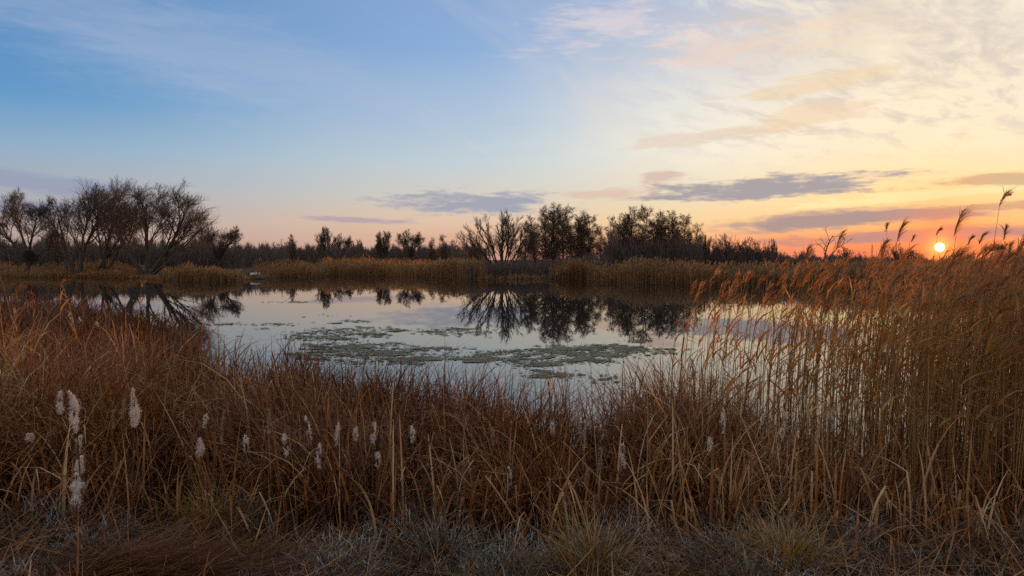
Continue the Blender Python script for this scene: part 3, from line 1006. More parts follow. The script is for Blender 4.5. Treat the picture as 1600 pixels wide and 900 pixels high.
# ------------------------------------------------------------------ landing with a pale board, thin mast
def box(cx, cy, cz, sx, sy, sz):
    x, y, z = sx / 2, sy / 2, sz / 2
    v = [(cx + a * x, cy + b * y, cz + c * z) for c in (-1, 1) for b in (-1, 1) for a in (-1, 1)]
    f = [(0, 2, 3, 1), (4, 5, 7, 6), (0, 1, 5, 4), (2, 6, 7, 3), (0, 4, 6, 2), (1, 3, 7, 5)]
    return v, f


def box_mesh(name, boxes, mat, bevel=0.0):
    vs, fs = [], []
    for b in boxes:
        v, f = box(*b)
        o = len(vs)
        vs += v
        fs += [tuple(i + o for i in q) for q in f]
    me = bpy.data.meshes.new(name)
    me.from_pydata(vs, [], fs)
    me.materials.append(mat)
    return me


jx, jy, jz = base_at(411, 86.5)
jet = empty('wooden_landing', (jx, jy, 0.0))
tag(jet, 'small wooden landing at the water below the grassy bank', 'landing')
plank_me = box_mesh('plank', [(0, 0, 0, 0.19, 1.7, 0.045)], M['wood'])
for i in range(6):
    link('plank', plank_me, jet, (-0.55 + i * 0.21, 0, 0.42))
post_me = tree_post = np_mesh('post', *tubes(np.array([[(0, 0, -0.9), (0, 0, 0.2), (0, 0, 0.47)]]), np.array([[0.05, 0.05, 0.045]]), 8)[:2], M['wood'])
for sx in (-0.55, 0.55):
    for sy in (-0.7, 0.7):
        link('post', post_me, jet, (sx, sy, 0.0))
link('side_board', box_mesh('side_board', [(0, -0.88, 0.26, 1.2, 0.04, 0.26)], M['wood']), jet)
bx_, by_, bz_ = base_at(398.5, 87.5)
# upturned pale punt: tapered hull with keel strip
hv = []
hf = []
for i, (xx, w, h) in enumerate([(-0.62, 0.12, 0.10), (-0.5, 0.26, 0.19), (-0.15, 0.33, 0.23), (0.3, 0.33, 0.23), (0.55, 0.30, 0.20), (0.6, 0.28, 0.17)]):
    hv += [(xx, -w, 0), (xx, -w * 0.8, h), (xx, w * 0.8, h), (xx, w, 0)]
    if i:
        o = (i - 1) * 4
        for j in range(3):
            hf.append((o + j, o + j + 1, o + 5 + j, o + 4 + j))
hf += [(3, 2, 1, 0), (20, 21, 22, 23)]
pm = bpy.data.meshes.new('hull')
pm.from_pydata(hv, [], hf)
pm.materials.append(M['white'])
punt = empty('upturned_punt', (bx_, by_, 0.52))
tag(punt, 'small pale object like an upturned punt on the grassy bank', 'boat')
link('hull', pm, punt)
link('keel', box_mesh('keel', [(0.05, 0, 0.24, 0.9, 0.05, 0.05)], M['white']), punt)

def mast(px, d, top, label):
    x, y = wpt(px, d)
    z0 = gz(x, y)
    H = PT(px, top, d)[2] - z0
    e = empty('lattice_mast', (x, y, z0))
    tag(e, label, 'mast')
    ps, rs = [], []
    for k in range(3):
        a = k * 2 * PI / 3
        ps.append([(0.8 * math.cos(a), 0.8 * math.sin(a), 0), (0.35 * math.cos(a), 0.35 * math.sin(a), H)])
        rs.append([0.10, 0.08])
    v, f, _, _ = tubes(np.array(ps), np.array(rs), 4)
    link('legs', np_mesh('legs', v, f, M['steel']), e)
    ps = []
    nb = 14
    for i in range(nb):
        for k in range(3):
            s0, s1 = i / nb, (i + 1) / nb
            r0, r1 = 0.8 - 0.45 * s0, 0.8 - 0.45 * s1
            a, b = k * 2 * PI / 3, (k + 1) * 2 * PI / 3
            ps.append([(r0 * math.cos(a), r0 * math.sin(a), s0 * H), (r1 * math.cos(b), r1 * math.sin(b), s1 * H)])
    v, f, _, _ = tubes(np.array(ps), np.full((len(ps), 2), 0.05), 3)
    link('bracing', np_mesh('bracing', v, f, M['steel']), e)


mast(1362, 480, 382, 'thin lattice mast on the horizon left of the sun')

# ------------------------------------------------------------------ floating weed
def weed_mat(name, cx, cy_, hw, hh, n, label, seed, tilt=0.0):
    """patches laid on the water; centre and half extents given as photo pixels, turned into water coordinates"""
    r = np.random.default_rng(seed)
    # clumped scatter: parents then flecks
    n = int(n * 1.0)
    npar = max(4, n // 34)
    a = r.uniform(0, 2 * PI, npar)
    q = np.sqrt(r.random(npar))
    ppx = cx + np.cos(a) * q * hw
    ppy = cy_ + np.sin(a) * q * hh + tilt * np.cos(a) * q * hw
    ids = r.integers(0, npar, n)
    d0 = CAM_H * F_PX / (cy_ - 406)
    x0, y0 = wpt(cx, d0)
    px = ppx[ids]
    py = ppy[ids]
    d = CAM_H * F_PX / (py - 406)
    sp_ = r.lognormal(0, 0.5, npar)[ids]
    x = (px - 800) / F_PX * d + r.normal(0, 0.21, n) * sp_ * d / 14
    y = d + r.normal(0, 0.15, n) * sp_ * d / 14
    s = r.lognormal(math.log(0.022), 0.6, n) * d / 14
    k = 7
    ang = np.arange(k) * 2 * PI / k
    rad = s[:, None] * r.uniform(0.45, 1.25, (n, k))
    st = r.uniform(1.0, 2.2, n)[:, None]
    V = np.stack([x[:, None] + rad * np.cos(ang) * st - x0, y[:, None] + rad * np.sin(ang) - y0, np.full((n, k), 0.006) + r.uniform(0, 0.012, (n, 1))], -1)
    C = np.stack([x - x0, y - y0, 0.016 + r.uniform(0, 0.014, n)], -1)[:, None, :]
    V = np.concatenate([V, C], 1)
    idx = np.arange(n * (k + 1)).reshape(n, k + 1)
    f = np.stack([idx[:, :k], np.roll(idx[:, :k], -1, 1), np.repeat(idx[:, k:], k, 1)], -1).reshape(-1, 3)
    tone = np.repeat(r.random(n), k + 1)
    me = np_mesh(name, V.reshape(-1, 3), f, M['weed'], {'tone': tone, 'along': tone * 0})
    o = link(name, me, None, (x0, y0, 0))
    if n < 800:
        return tag(o, label, 'pond weed', None, 'stuff')
    return tag(o, label, 'pond weed', 'mats of floating weed')


weed_mat('floating_weed', 868, 557, 140, 17, 2600, 'largest pale green mat of floating weed in the middle of the pond', 1, -0.05)
weed_mat('floating_weed', 590, 553, 135, 17, 2200, 'broad mat of floating weed just beyond the sedge left of the largest mat', 2, 0.02)
weed_mat('floating_weed', 545, 522, 85, 9, 760, 'ragged thin mat of floating weed beyond the broad one', 3, -0.06)
weed_mat('floating_weed', 705, 519, 40, 6, 260, 'small mat of floating weed below the reflected cloud', 4)
weed_mat('floating_weed', 980, 545, 50, 12, 300, 'loose fringe of floating weed beside the largest mat toward the reeds', 5)
weed_mat('floating_weed', 905, 583, 60, 7, 160, 'sparse flecks of weed between the largest mat and the near sedge', 6)
weed_mat('floating_weed', 945, 594, 25, 6, 60, 'few weed flecks near the lone cattail at the water edge', 7)
weed_mat('floating_weed', 540, 503, 30, 3, 60, 'thin streak of weed above the ragged mat', 8)
weed_mat('floating_weed', 420, 510, 35, 4, 70, 'thin streak of weed near the reflection of the widest tree', 9)
weed_mat('floating_weed', 510, 493, 9, 2, 16, 'tiny weed fleck in open water below the tall thin tree reflection', 10)
weed_mat('floating_weed', 460, 472, 22, 1.5, 40, 'far thin streak of weed close to the reflected wood', 11)
weed_mat('floating_weed', 345, 506, 22, 3, 50, 'weed streak beside the corner of the near sedge', 12)
weed_mat('floating_weed', 845, 590, 14, 4, 50, 'weed flecks right behind the lone cattail', 13)

# ------------------------------------------------------------------ near sedge
def in_px(x, y):
    return 800 + F_PX * x / y


def scatter(n, d0, d1, p0, p1, seed, power=1.0):
    """points with density falling with distance"""
    r = np.random.default_rng(seed)
    d = d0 * (d1 / d0) ** (r.random(n) ** power)
    px = r.uniform(p0, p1, n)
    return (px - 800) / F_PX * d, d, px, r


def sedge_points(n, seed, thin):
    x, d, px, r = scatter(n, 4.75, 40, -160, 1760, seed)
    far = np.interp(px, SEDGE_PX, SEDGE_D) * (1 + 0.05 * np.sin(px * 0.045) + 0.03 * np.sin(px * 0.13))
    front = 5.1 + 0.28 * np.sin(px * 0.02 + 1) + 0.18 * np.sin(px * 0.07)
    keep = (d < far) & (r.random(len(x)) < np.clip((d - front + 0.25) / 0.5, 0.0, 1))
    cl = np.sin(x * 3.1 + 1.3 * np.sin(d * 1.7)) * np.sin(d * 2.7 + 1.1 * np.sin(x * 2.3))
    cl = 0.7 * cl + 0.3 * np.sin(x * 7.3 + d * 2.0) * np.sin(d * 6.1 - x)
    keep &= r.random(len(x)) < np.clip(0.55 + 0.75 * cl, 0.12, 1) * thin
    keep &= r.random(len(x)) < np.interp(px, [1000, 1150, 1400], [1.0, 0.7, 0.35])
    keep &= r.random(len(x)) < np.clip((far - d) / (0.08 * far), 0.35, 1)
    return x[keep], d[keep], px[keep], cl[keep], far[keep], front[keep], r


def sedge_height(px, d, front, cl):
    h = np.interp(d - front, [0, 0.8, 1.8, 3.5], [0.62, 0.88, 1.02, 1.05]) * (0.95 + 0.16 * cl)
    return h * np.interp(px, [280, 430, 800, 880, 960, 1060, 1150, 1300], [1.02, 1.05, 1.02, 1.04, 1.05, 1.05, 0.92, 0.85])


def build_sedge():
    """this year's long blades: bent, folded and blown over in swathes"""
    x, d, px, cl, far, front, r = sedge_points(190000, 31, 0.95)
    n = len(x)
    print('sedge blades', n)
    z = np.maximum(ground_z(x, d), -0.35)
    L = sedge_height(px, d, front, cl) * r.uniform(0.72, 1.32, n)
    field = 2.2 * np.sin(x * 0.8 + 0.6 * np.sin(d * 0.9)) + 1.6 * np.sin(d * 0.7 + 1.0)
    az_ = field + r.normal(0, 1.1, n)
    kind = r.random(n)
    th0 = np.abs(r.normal(0.08, 0.16, n)) + 0.10 * np.clip(-cl, 0, 1)
    th1 = np.where(kind < 0.30, np.abs(r.normal(0.3, 0.25, n)), np.where(kind < 0.74, r.uniform(1.0, 2.8, n), r.normal(0.3, 0.25, n)))
    ks = np.where(kind >= 0.74, r.uniform(0.25, 0.85, n), 2.0)
    kk = np.where(kind >= 0.74, r.uniform(0.8, 2.5, n), 0.0)
    lay = kind > 0.93
    th0 = np.where(lay, r.uniform(0.7, 1.4, n), th0)
    L = np.where((kind >= 0.30) & (kind < 0.74), L * 1.24, L)
    w = r.uniform(0.006, 0.015, n) * np.clip(d / 8, 0.9, 2.0) * np.where(r.random(n) < 0.12, 1.8, 1.0)
    patch = 0.5 + 0.5 * np.sin(x * 0.9 + 0.8 * np.sin(d * 0.8))
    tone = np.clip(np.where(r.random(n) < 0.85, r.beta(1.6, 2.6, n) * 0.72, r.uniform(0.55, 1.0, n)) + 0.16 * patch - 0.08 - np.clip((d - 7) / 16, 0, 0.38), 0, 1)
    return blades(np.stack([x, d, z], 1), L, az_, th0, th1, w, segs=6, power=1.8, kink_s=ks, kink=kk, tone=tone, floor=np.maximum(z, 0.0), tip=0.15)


def build_broad_leaves():
    """broad withered cattail leaves, folded and snapped, standing in the front of the sedge"""
    x, d, px, r = scatter(2600, 4.7, 8.5, -160, 1760, 34)
    far = np.interp(px, SEDGE_PX, SEDGE_D)
    k = d < far - 0.3
    x, d, px = x[k], d[k], px[k]
    n = len(x)
    z = np.maximum(ground_z(x, d), -0.2)
    L = r.uniform(0.6, 1.25, n) * np.interp(d, [4.7, 6.0], [0.75, 1.0])
    kind = r.random(n)
    th0 = np.where(kind < 0.7, np.abs(r.normal(0.1, 0.15, n)), r.uniform(0.7, 1.45, n))
    ks = np.where(r.random(n) < 0.6, r.uniform(0.3, 0.85, n), 2.0)
    return blades(np.stack([x, d, z], 1), L, r.uniform(0, 2 * PI, n), th0, r.uniform(0.0, 1.2, n), r.uniform(0.012, 0.024, n), segs=7, power=2.0, kink_s=ks, kink=r.uniform(0.8, 2.6, n),
                  tone=np.clip(r.normal(0.62, 0.22, n), 0, 1), floor=np.maximum(z, 0.0), tip=0.12)


def build_shade_sedge():
    """short low leaves at the foot of the stand, darkened to act as gap shade"""
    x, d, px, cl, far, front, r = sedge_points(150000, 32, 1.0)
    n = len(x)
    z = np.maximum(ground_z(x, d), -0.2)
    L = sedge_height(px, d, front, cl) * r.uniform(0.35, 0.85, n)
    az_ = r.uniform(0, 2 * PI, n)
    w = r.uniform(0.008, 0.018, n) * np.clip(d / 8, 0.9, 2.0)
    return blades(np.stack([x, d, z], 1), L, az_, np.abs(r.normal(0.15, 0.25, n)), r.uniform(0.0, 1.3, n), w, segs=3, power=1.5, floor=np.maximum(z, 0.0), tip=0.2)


tag(build('broad_leaves', build_broad_leaves(), M['sedge']), 'broad withered cattail leaves folded and snapped among the sedge', 'leaves', kind='stuff')
tag(build('shade_sedge', build_shade_sedge(), M['shade_sedge']), 'low leaves under the red-brown sedge, coloured dark for the shade in its gaps', 'sedge', kind='stuff')
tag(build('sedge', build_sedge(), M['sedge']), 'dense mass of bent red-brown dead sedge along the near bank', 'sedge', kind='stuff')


# ------------------------------------------------------------------ reeds
WIND = 0.0     # plumes trail toward +x


def reed_geo(base, H, lean, r, n_leaf=4, plume=None, thin=1.0):
    """vectorised reeds; returns (stems, leaves, plumes)"""
    N = len(H)
    k = 6
    s = np.linspace(0, 1, k)
    az_ = r.normal(0.1, 1.2, N)
    bend = lean
    P = np.zeros((N, k, 3))
    P[:, :, 0] = base[:, None, 0] + (np.cos(az_) * bend * H)[:, None] * s[None] ** 1.8 + (0.05 * H)[:, None] * s[None] ** 3
    P[:, :, 1] = base[:, None, 1] + (np.sin(az_) * bend * H)[:, None] * s[None] ** 1.8
    P[:, :, 2] = base[:, None, 2] + H[:, None] * s[None]
    R = (r.uniform(0.0032, 0.0052, N) * thin)[:, None] * (1 - 0.6 * s)[None]
    tone = r.random(N)
    stems = tubes(P, R, 4, tone)

    def at(si):
        f = si * (k - 1)
        j = np.minimum(f.astype(int), k - 2)
        w = (f - j)[:, None]
        ii = np.arange(N)
        return P[ii, j] * (1 - w) + P[ii, j + 1] * w
    leaves = []
    for q in range(n_leaf):
        si = r.uniform(0.42, 0.95, N)
        b = at(si)
        la = r.normal(0.15, 1.0, N)
        L = r.uniform(0.22, 0.52, N) * (1.15 - 0.5 * si)
        kind = r.random(N)
        th0 = np.where(kind < 0.75, r.uniform(0.25, 0.8, N), r.uniform(1.8, 2.7, N))
        th1 = np.where(kind < 0.75, r.uniform(0.3, 1.8, N), r.uniform(-0.3, 0.3, N))
        leaves.append(blades(b, L, la, th0, th1, r.uniform(0.012, 0.023, N) * thin, segs=4, power=1.2, twist=r.normal(0, 0.9, N), tone=np.clip(tone * 0.5 + r.random(N) * 0.5, 0, 1), tip=0.06))
    pl = []
    if plume is not None and plume.any():
        tips = P[plume, k - 1]
        tips0 = P[plume, k - 2]
        pl.append(plume_geo(tips, tips - tips0, r.uniform(0.20, 0.30, len(tips)), r, tone[plume]))
    return stems, leaves, pl


def plume_geo(tip, dirn, size, r, tone=None, nb=34):
    """nodding one-sided reed plume trailing with the wind"""
    N = len(tip)
    dirn = dirn / np.linalg.norm(dirn, axis=1, keepdims=True)
    s = np.tile(np.linspace(0, 1, nb), N)
    ii = np.repeat(np.arange(N), nb)
    droop = np.repeat(r.uniform(0.2, 0.9, N), nb)
    wa = np.repeat(r.normal(WIND, 0.35, N), nb)
    # axis of the plume bends over with the wind
    ax = tip[ii] + dirn[ii] * (s * size[ii] * (1 - 0.35 * droop * s))[:, None]
    off = (s ** 2) * size[ii] * 0.55 * droop
    ax[:, 0] += np.cos(wa) * off
    ax[:, 1] += np.sin(wa) * off
    ax[:, 2] -= (s ** 3) * size[ii] * 0.25 * droop
    L = size[ii] * (0.25 + 0.55 * np.sin(PI * np.clip(s * 0.9 + 0.12, 0, 1))) * r.uniform(0.6, 1.1, N * nb)
    az_ = wa + r.normal(0, 0.55, N * nb)
    tn = None if tone is None else np.clip(np.repeat(tone, nb) * 0.6 + r.random(N * nb) * 0.4, 0, 1)
    return blades(ax, L, az_, r.uniform(0.15, 0.65, N * nb), r.uniform(0.6, 1.5, N * nb), r.uniform(0.004, 0.009, N * nb), segs=3, power=1.0, twist=r.normal(0, 0.8, N * nb), tone=tn, tip=0.3)


def reed_mass():
    # spread over the stand: thin at its open end, thick at the picture edge
    x, d, px, r = scatter(9600, 5.2, 19, 1030, 1850, 61)
    dens = np.interp(px, [1040, 1080, 1200, 1330, 1420, 1600], [0.03, 0.06, 0.13, 0.23, 0.36, 0.46])
    fr = np.interp(px, [1030, 1150, 1350, 1600], [7.2, 6.4, 5.5, 5.25])
    bk = np.interp(px, [1030, 1200, 1400, 1600], [10.5, 13, 16, 19])
    cl = 0.5 + 0.5 * np.sin(x * 4.3 + 1.3 * np.sin(d * 2.1)) * np.sin(d * 3.1 + x)
    keep = (r.random(len(x)) < dens * (0.45 + 0.75 * cl)) & (d > fr) & (d < bk)
    x, d, px = x[keep], d[keep], px[keep]
    n = len(x)
    print('reeds', n)
    top = np.interp(px, [1040, 1090, 1170, 1260, 1350, 1450, 1550, 1850], [1.95, 2.05, 2.14, 2.23, 2.30, 2.32, 2.42, 2.5])
    z = np.maximum(ground_z(x, d), -0.4)
    H = top * (1 - np.abs(r.normal(0, 0.15, n))) + np.where(r.random(n) < 0.05, r.uniform(0, 0.09, n), 0) - z
    return x, d, z, H, r


rx, rd, rz_, rH, rr_ = reed_mass()
order = np.argsort(rd)
pl_flag = rr_.random(len(rx)) < 0.34
sel = order[:min(280, len(order))]
rest = order[min(280, len(order)):]
base_rest = np.stack([rx[rest], rd[rest], rz_[rest]], 1)
st, lv, pl = reed_geo(base_rest, rH[rest], np.abs(rr_.normal(0.03, 0.035, len(rest))), rr_, 5, pl_flag[rest], 1.15)
rs = build('reed_stand', st, M['reed_stem'])
tag(rs, 'dense stand of tall dry reeds between the viewer and the setting sun', 'reeds', kind='stuff')
build('leaves', merge(lv), M['reed'], rs)['kind'] = 'stuff'
build('plumes', merge(pl), M['plume'], rs)['kind'] = 'stuff'

# single reeds: a few shapes, copied
def reed_proto(seed, H, n_leaf, plume, lean=0.05, size=None, leaf_w=1.0):
    r = np.random.default_rng(seed)
    st, lv, pl = reed_geo(np.zeros((1, 3)), np.array([H]), np.array([lean]), r, n_leaf, np.array([bool(plume)]), 1.15)
    mk = lambda nm, dd, mt: np_mesh(nm, dd[0], dd[1], M[mt], {'tone': dd[2], 'along': dd[3]})
    return mk('stem', st, 'reed_stem'), [mk('leaf', l, 'reed') for l in lv], ([mk('plume', p, 'plume') for p in pl])


protos = [reed_proto(300 + i, 2.3, 4, i % 5 < 2, 0.02 + 0.012 * (i % 5)) for i in range(14)]


def put_reed(proto, loc, sc, rz, label, group):
    e = empty('reed', loc)
    e.scale = (1, 1, sc)
    e.rotation_euler = (0, 0, rz)
    link('stem', proto[0], e)
    for m in proto[1]:
        link('leaf', m, e)
    for m in proto[2]:
        link('plume', m, e)
    tag(e, label, 'reed', group)
    return e


for q, i in enumerate(sel):
    put_reed(protos[q % 14], (rx[i], rd[i], rz_[i]), rH[i] / 2.3, rr_.normal(0, 0.5), 'dry reed stalk with withered leaves in the front of the tall stand', 'front reeds of the tall stand')

# reeds that rise over the skyline, one by one: top pixel, plume size, distance
sky_reeds = [
    (1562, 302, 322, 8.0, 0.24, 'tallest reed, its lone plume high against the sky near the picture edge'),
    (1490, 338, 372, 6.6, 0.30, 'large feathery reed plume just right of the sun'),
    (1462, 356, 368, 9.0, 0.14, 'small reed plume just above the sun'),
    (1384, 348, 362, 9.5, 0.14, 'small slim reed plume on a thin stalk against the orange sky'),
    (1402, 358, 376, 7.4, 0.24, 'bowed reed plume nodding far over, left of the sun'),
    (1424, 366, 378, 9.5, 0.12, 'little reed plume between the bowed one and the sun'),
    (1512, 370, 382, 8.5, 0.15, 'small drooping plume next to the large feathery one'),
    (1530, 362, 382, 8.0, 0.18, 'upright two-armed reed plume between the sun and the tallest reed'),
    (1568, 352, 376, 8.0, 0.20, 'forked reed plume right under the tallest reed'),
    (1306, 370, 392, 7.6, 0.24, 'pair-like reed plume beside the dead tree on the horizon'),
    (1376, 383, 400, 7.4, 0.22, 'bent reed plume by the thin mast'),
    (1256, 392, 412, 7.4, 0.22, 'reed plume over the even far reed bed, before the dead tree'),
    (1585, 378, 410, 6.2, 0.30, 'thick reed plume at the picture edge below the forked one'),
    (1270, 428, 450, 7.2, 0.26, 'bushy reed plume low in front of the far reed bed'),
    (1218, 405, 430, 8.0, 0.2, 'slim reed plume where the stand starts to thin'),
    (1165, 428, 446, 8.4, 0.18, 'reed plume over the open water edge at the thin end'),
    (1076, 440, 466, 8.0, 0.2, 'outermost reed plume with broken leaves over the reflected alders'),
    (1145, 432, 446, 8.6, 0.16, 'second outermost small reed plume over the water'),
]
for i, (px, top, bot, d, size, lab) in enumerate(sky_reeds):
    r = np.random.default_rng(500 + i)
    T = PT(px, (top + bot) / 2 + (bot - top) * 0.4, d)
    zg = max(gz(T[0] - 0.1, d), -0.4)
    H = T[2] - zg
    st, lv, pl = reed_geo(np.zeros((1, 3)), np.array([H]), np.array([0.01]), r, 3, None, 1.25)
    e = empty('reed', (T[0] - 0.05 * H, d, zg))
    build('stem', st, M['reed_stem'], e)
    for l in lv:
        build('leaf', l, M['reed'], e)
    tip = np.array([[0.05 * H, 0, H - 0.02]])
    g = plume_geo(tip, np.array([[0.12, 0, 1.0]]), np.array([size]), r, np.array([0.4]), nb=70)
    build('plume', g, M['plume'], e)
    tag(e, lab, 'reed', 'reeds with plumes above the skyline')

ORD = ['first', 'second', 'third', 'fourth', 'fifth', 'sixth', 'seventh', 'eighth', 'ninth', 'tenth', 'eleventh', 'twelfth', 'thirteenth', 'fourteenth', 'fifteenth', 'sixteenth']
# pale reeds scattered at the other end of the bank
edge_reeds = [(30, 440, 7.6), (58, 470, 8.2), (12, 455, 6.6), (92, 452, 9.5), (125, 445, 10.0), (4, 500, 5.9), (46, 560, 6.2), (66, 500, 7.0), (138, 535, 8.6), (196, 500, 10.4), (214, 450, 12.0), (100, 540, 7.2), (20, 520, 6.8), (84, 600, 6.0), (-6, 470, 6.2), (150, 600, 7.2)]
for i, (px, top, d) in enumerate(sorted(edge_reeds)):
    T = PT(px, top, d)
    zg = max(gz(T[0], d), -0.3)
    put_reed(protos[(i * 3 + 2) % 14] if i not in (0,) else protos[0], (T[0], d, zg), (T[2] - zg) / 2.3, i * 0.9, ORD[i] + ' pale dry reed counted from the left edge, among the sedge under the bare trees', 'pale reeds rising from the sedge under the bare trees')

# lone straw stalk in the middle with long flat leaves
T = PT(1012, 592, 5.35)
zg = gz(T[0], 5.35)
e = empty('reed', (T[0], 5.35, zg))
H = T[2] - zg
st = tubes(np.array([[(0.0, 0, 0), (0.0, 0, H * 0.4), (0.004, 0, H * 0.75), (-0.008, 0, H)]]), np.array([[0.0055, 0.005, 0.004, 0.003]]), 6, 0.95)
build('stem', st, M['reed_stem'], e)
for (h, L, a, t0, t1, w) in [(0.98, 0.34, 0.0, 2.7, -0.2, 0.02), (0.62, 0.36, 0.0, 2.25, 0.1, 0.016), (0.42, 0.34, PI, 2.2, 0.1, 0.018), (0.60, 0.30, 0.1, 0.6, 0.1, 0.012), (0.93, 0.22, PI, 0.9, 1.2, 0.012)]:
    build('leaf', blades([(0, 0, h * H)], L, a, t0, t1, w, segs=4, twist=0.5, tone=0.9, tip=0.1), M['reed'], e)
tag(e, 'lone straw-coloured reed stalk with long flat leaves before the dark sedge', 'reed')


# ------------------------------------------------------------------ cattails
def fluff_geo(prof, L, r, hair=260, ragged=0.35, bare=None):
    """prof: radius profile (list) along length L, top down; clumps of down on the surface. Returns body and hairs"""
    prof = np.array(prof) * 0.78
    hair = int(hair * 2.2)
    nz, na = 16, 12
    s = np.linspace(0, 1, nz)
    R = np.interp(s, np.linspace(0, 1, len(prof)), prof)
    ang = np.arange(na) * 2 * PI / na
    A, S = np.meshgrid(ang, s)
    bump = 1 + ragged * (0.5 * np.sin(3 * A + 9 * S + r.uniform(0, 6)) * np.sin(7 * S + r.uniform(0, 6)) + 0.5 * r.normal(0, 0.6, A.shape))
    bump = bump * (1 + 0.5 * ragged * np.sin(2 * A + r.uniform(0, 6)) * np.sin(11 * S + r.uniform(0, 6)))
    bump = np.clip(bump, 0.3, 1.9)
    RR = R[:, None] * bump
    off = 0.40 * R.max() * ragged * np.stack([np.sin(s * 7 + r.uniform(0, 6)), np.cos(s * 6 + r.uniform(0, 6))], 1)
    V = np.stack([RR * np.cos(A) + off[:, :1], RR * np.sin(A) + off[:, 1:], L * (1 - S) + r.normal(0, 0.003, A.shape)], -1).reshape(-1, 3)
    idx = np.arange(nz * na).reshape(nz, na)
    nx = np.roll(idx, -1, 1)
    Fq = np.stack([idx[:-1], idx[1:], nx[1:], nx[:-1]], -1).reshape(-1, 4)
    body = (V, Fq, np.repeat(r.random(nz), na) * 0.4 + 0.6 * r.random(nz * na), np.zeros(nz * na))
    pick = r.integers(0, len(V), hair)
    b = V[pick]
    az_ = np.arctan2(b[:, 1], b[:, 0]) + r.normal(0, 0.6, hair)
    h = blades(b, r.uniform(0.008, 0.024, hair), az_, r.uniform(0.5, 2.4, hair), r.normal(0, 0.8, hair), r.uniform(0.002, 0.005, hair), segs=2, tip=0.3)
    return body, h, pick


HEADS = {
    'burst': ([0.003, 0.008, 0.018, 0.034, 0.024, 0.015, 0.027, 0.026, 0.010, 0.005], 0.8, 620),
    'plump': ([0.003, 0.010, 0.018, 0.022, 0.020, 0.010], 0.4, 320),
    'pointed': ([0.005, 0.005, 0.007, 0.018, 0.028, 0.033, 0.026, 0.012], 0.6, 520),
    'half': ([0.006, 0.014, 0.017, 0.013, 0.017, 0.014, 0.006], 0.5, 200),
    'ragged': ([0.004, 0.010, 0.016, 0.010, 0.015, 0.008, 0.003], 0.7, 200),
    'thin': ([0.003, 0.0045, 0.005, 0.0045, 0.004], 0.3, 90),
    'double': ([0.006, 0.008, 0.006, 0.010, 0.018, 0.018, 0.008], 0.35, 280),
    'brown': ([0.007, 0.010, 0.011, 0.011, 0.008], 0.12, 40),
}


def cattail(i, px, top, bot, d, kind, label, lean=0.0, scale=1.0):
    r = np.random.default_rng(800 + i)
    T = PT(px, top, d)
    Bm = PT(px, bot, d)
    L = T[2] - Bm[2]
    zg = max(gz(T[0], d), -0.25)
    e = empty('cattail', (T[0] - lean * 0.4, d, zg))
    h = Bm[2] - zg
    k = 5
    s = np.linspace(0, 1, k)
    # stalk up to the head, leaning a little
    P = np.zeros((1, k, 3))
    P[0, :, 0] = lean * 0.4 * s ** 1.5
    P[0, :, 1] = r.normal(0, 0.02) * s
    P[0, :, 2] = h * s
    build('stem', tubes(P, np.array([[0.0055, 0.005, 0.0045, 0.004, 0.0035]]), 6, 0.5), M['cat_stem'], e)
    prof, rag, hair = HEADS[kind]
    body_hair = None
    prof = np.array(prof) * scale
    hp = (P[0, -1, 0], P[0, -1, 1], h)
    core = tubes(np.array([[(0, 0, -0.01), (0, 0, L * 0.3), (0, 0, L * 0.7), (0, 0, L * 1.0)]]), np.array([[0.003, 0.0075, 0.0075, 0.002]]) * (0.5 if kind == 'thin' else 1.0), 8, 0.5)
    head = build('seed_head', core, M['cat_core'], e, hp)
    head.rotation_euler = (r.normal(0, 0.07), r.normal(0, 0.09), r.uniform(0, 6.28))
    body, hr, pick = fluff_geo(prof, L, r, hair, rag)
    mat = M['spike'] if kind == 'thin' else (M['cat_core'] if kind == 'brown' else M['fluff'])
    if kind in ('half', 'ragged'):
        # down left in patches: drop part of the faces so that the brown core shows
        V, Fq, tn, al = body
        cz = V[Fq].mean(1)
        a = np.arctan2(cz[:, 1], cz[:, 0])
        m = np.sin(a * 1.0 + r.uniform(0, 6)) + 0.9 * np.sin(cz[:, 2] / L * 6.5 + r.uniform(0, 6)) > -0.45
        body = (V, Fq[m], tn, al)
        used = np.zeros(len(V), dtype=bool)
        used[np.unique(Fq[m])] = True
        body_hair = used
        core2 = tubes(np.array([[(0, 0, 0), (0, 0, L * 0.2), (0, 0, L * 0.8), (0, 0, L * 0.99)]]), np.array([[0.004, 0.0095, 0.0095, 0.004]]) * scale, 10, 0.5)
        build('seed_core', core2, M['cat_core'], head)
    if body_hair is not None:
        ok = body_hair[pick]
        hv, hf, ht, ha = hr
        hr = (hv, hf.reshape(len(pick), -1, 4)[ok].reshape(-1, 4), ht, ha)
    build('fluff', merge([body, hr]), mat, head)
    for q in range(2):
        build('leaf', blades([(0, 0, 0.02)], h * r.uniform(0.8, 1.15), r.uniform(0, 2 * PI), r.uniform(0.05, 0.25), r.uniform(0.3, 1.6), r.uniform(0.009, 0.014), segs=6, tone=r.uniform(0.3, 0.9), power=2.0), M['sedge'], e)
    tag(e, label, 'cattail', 'cattails with burst seed heads')


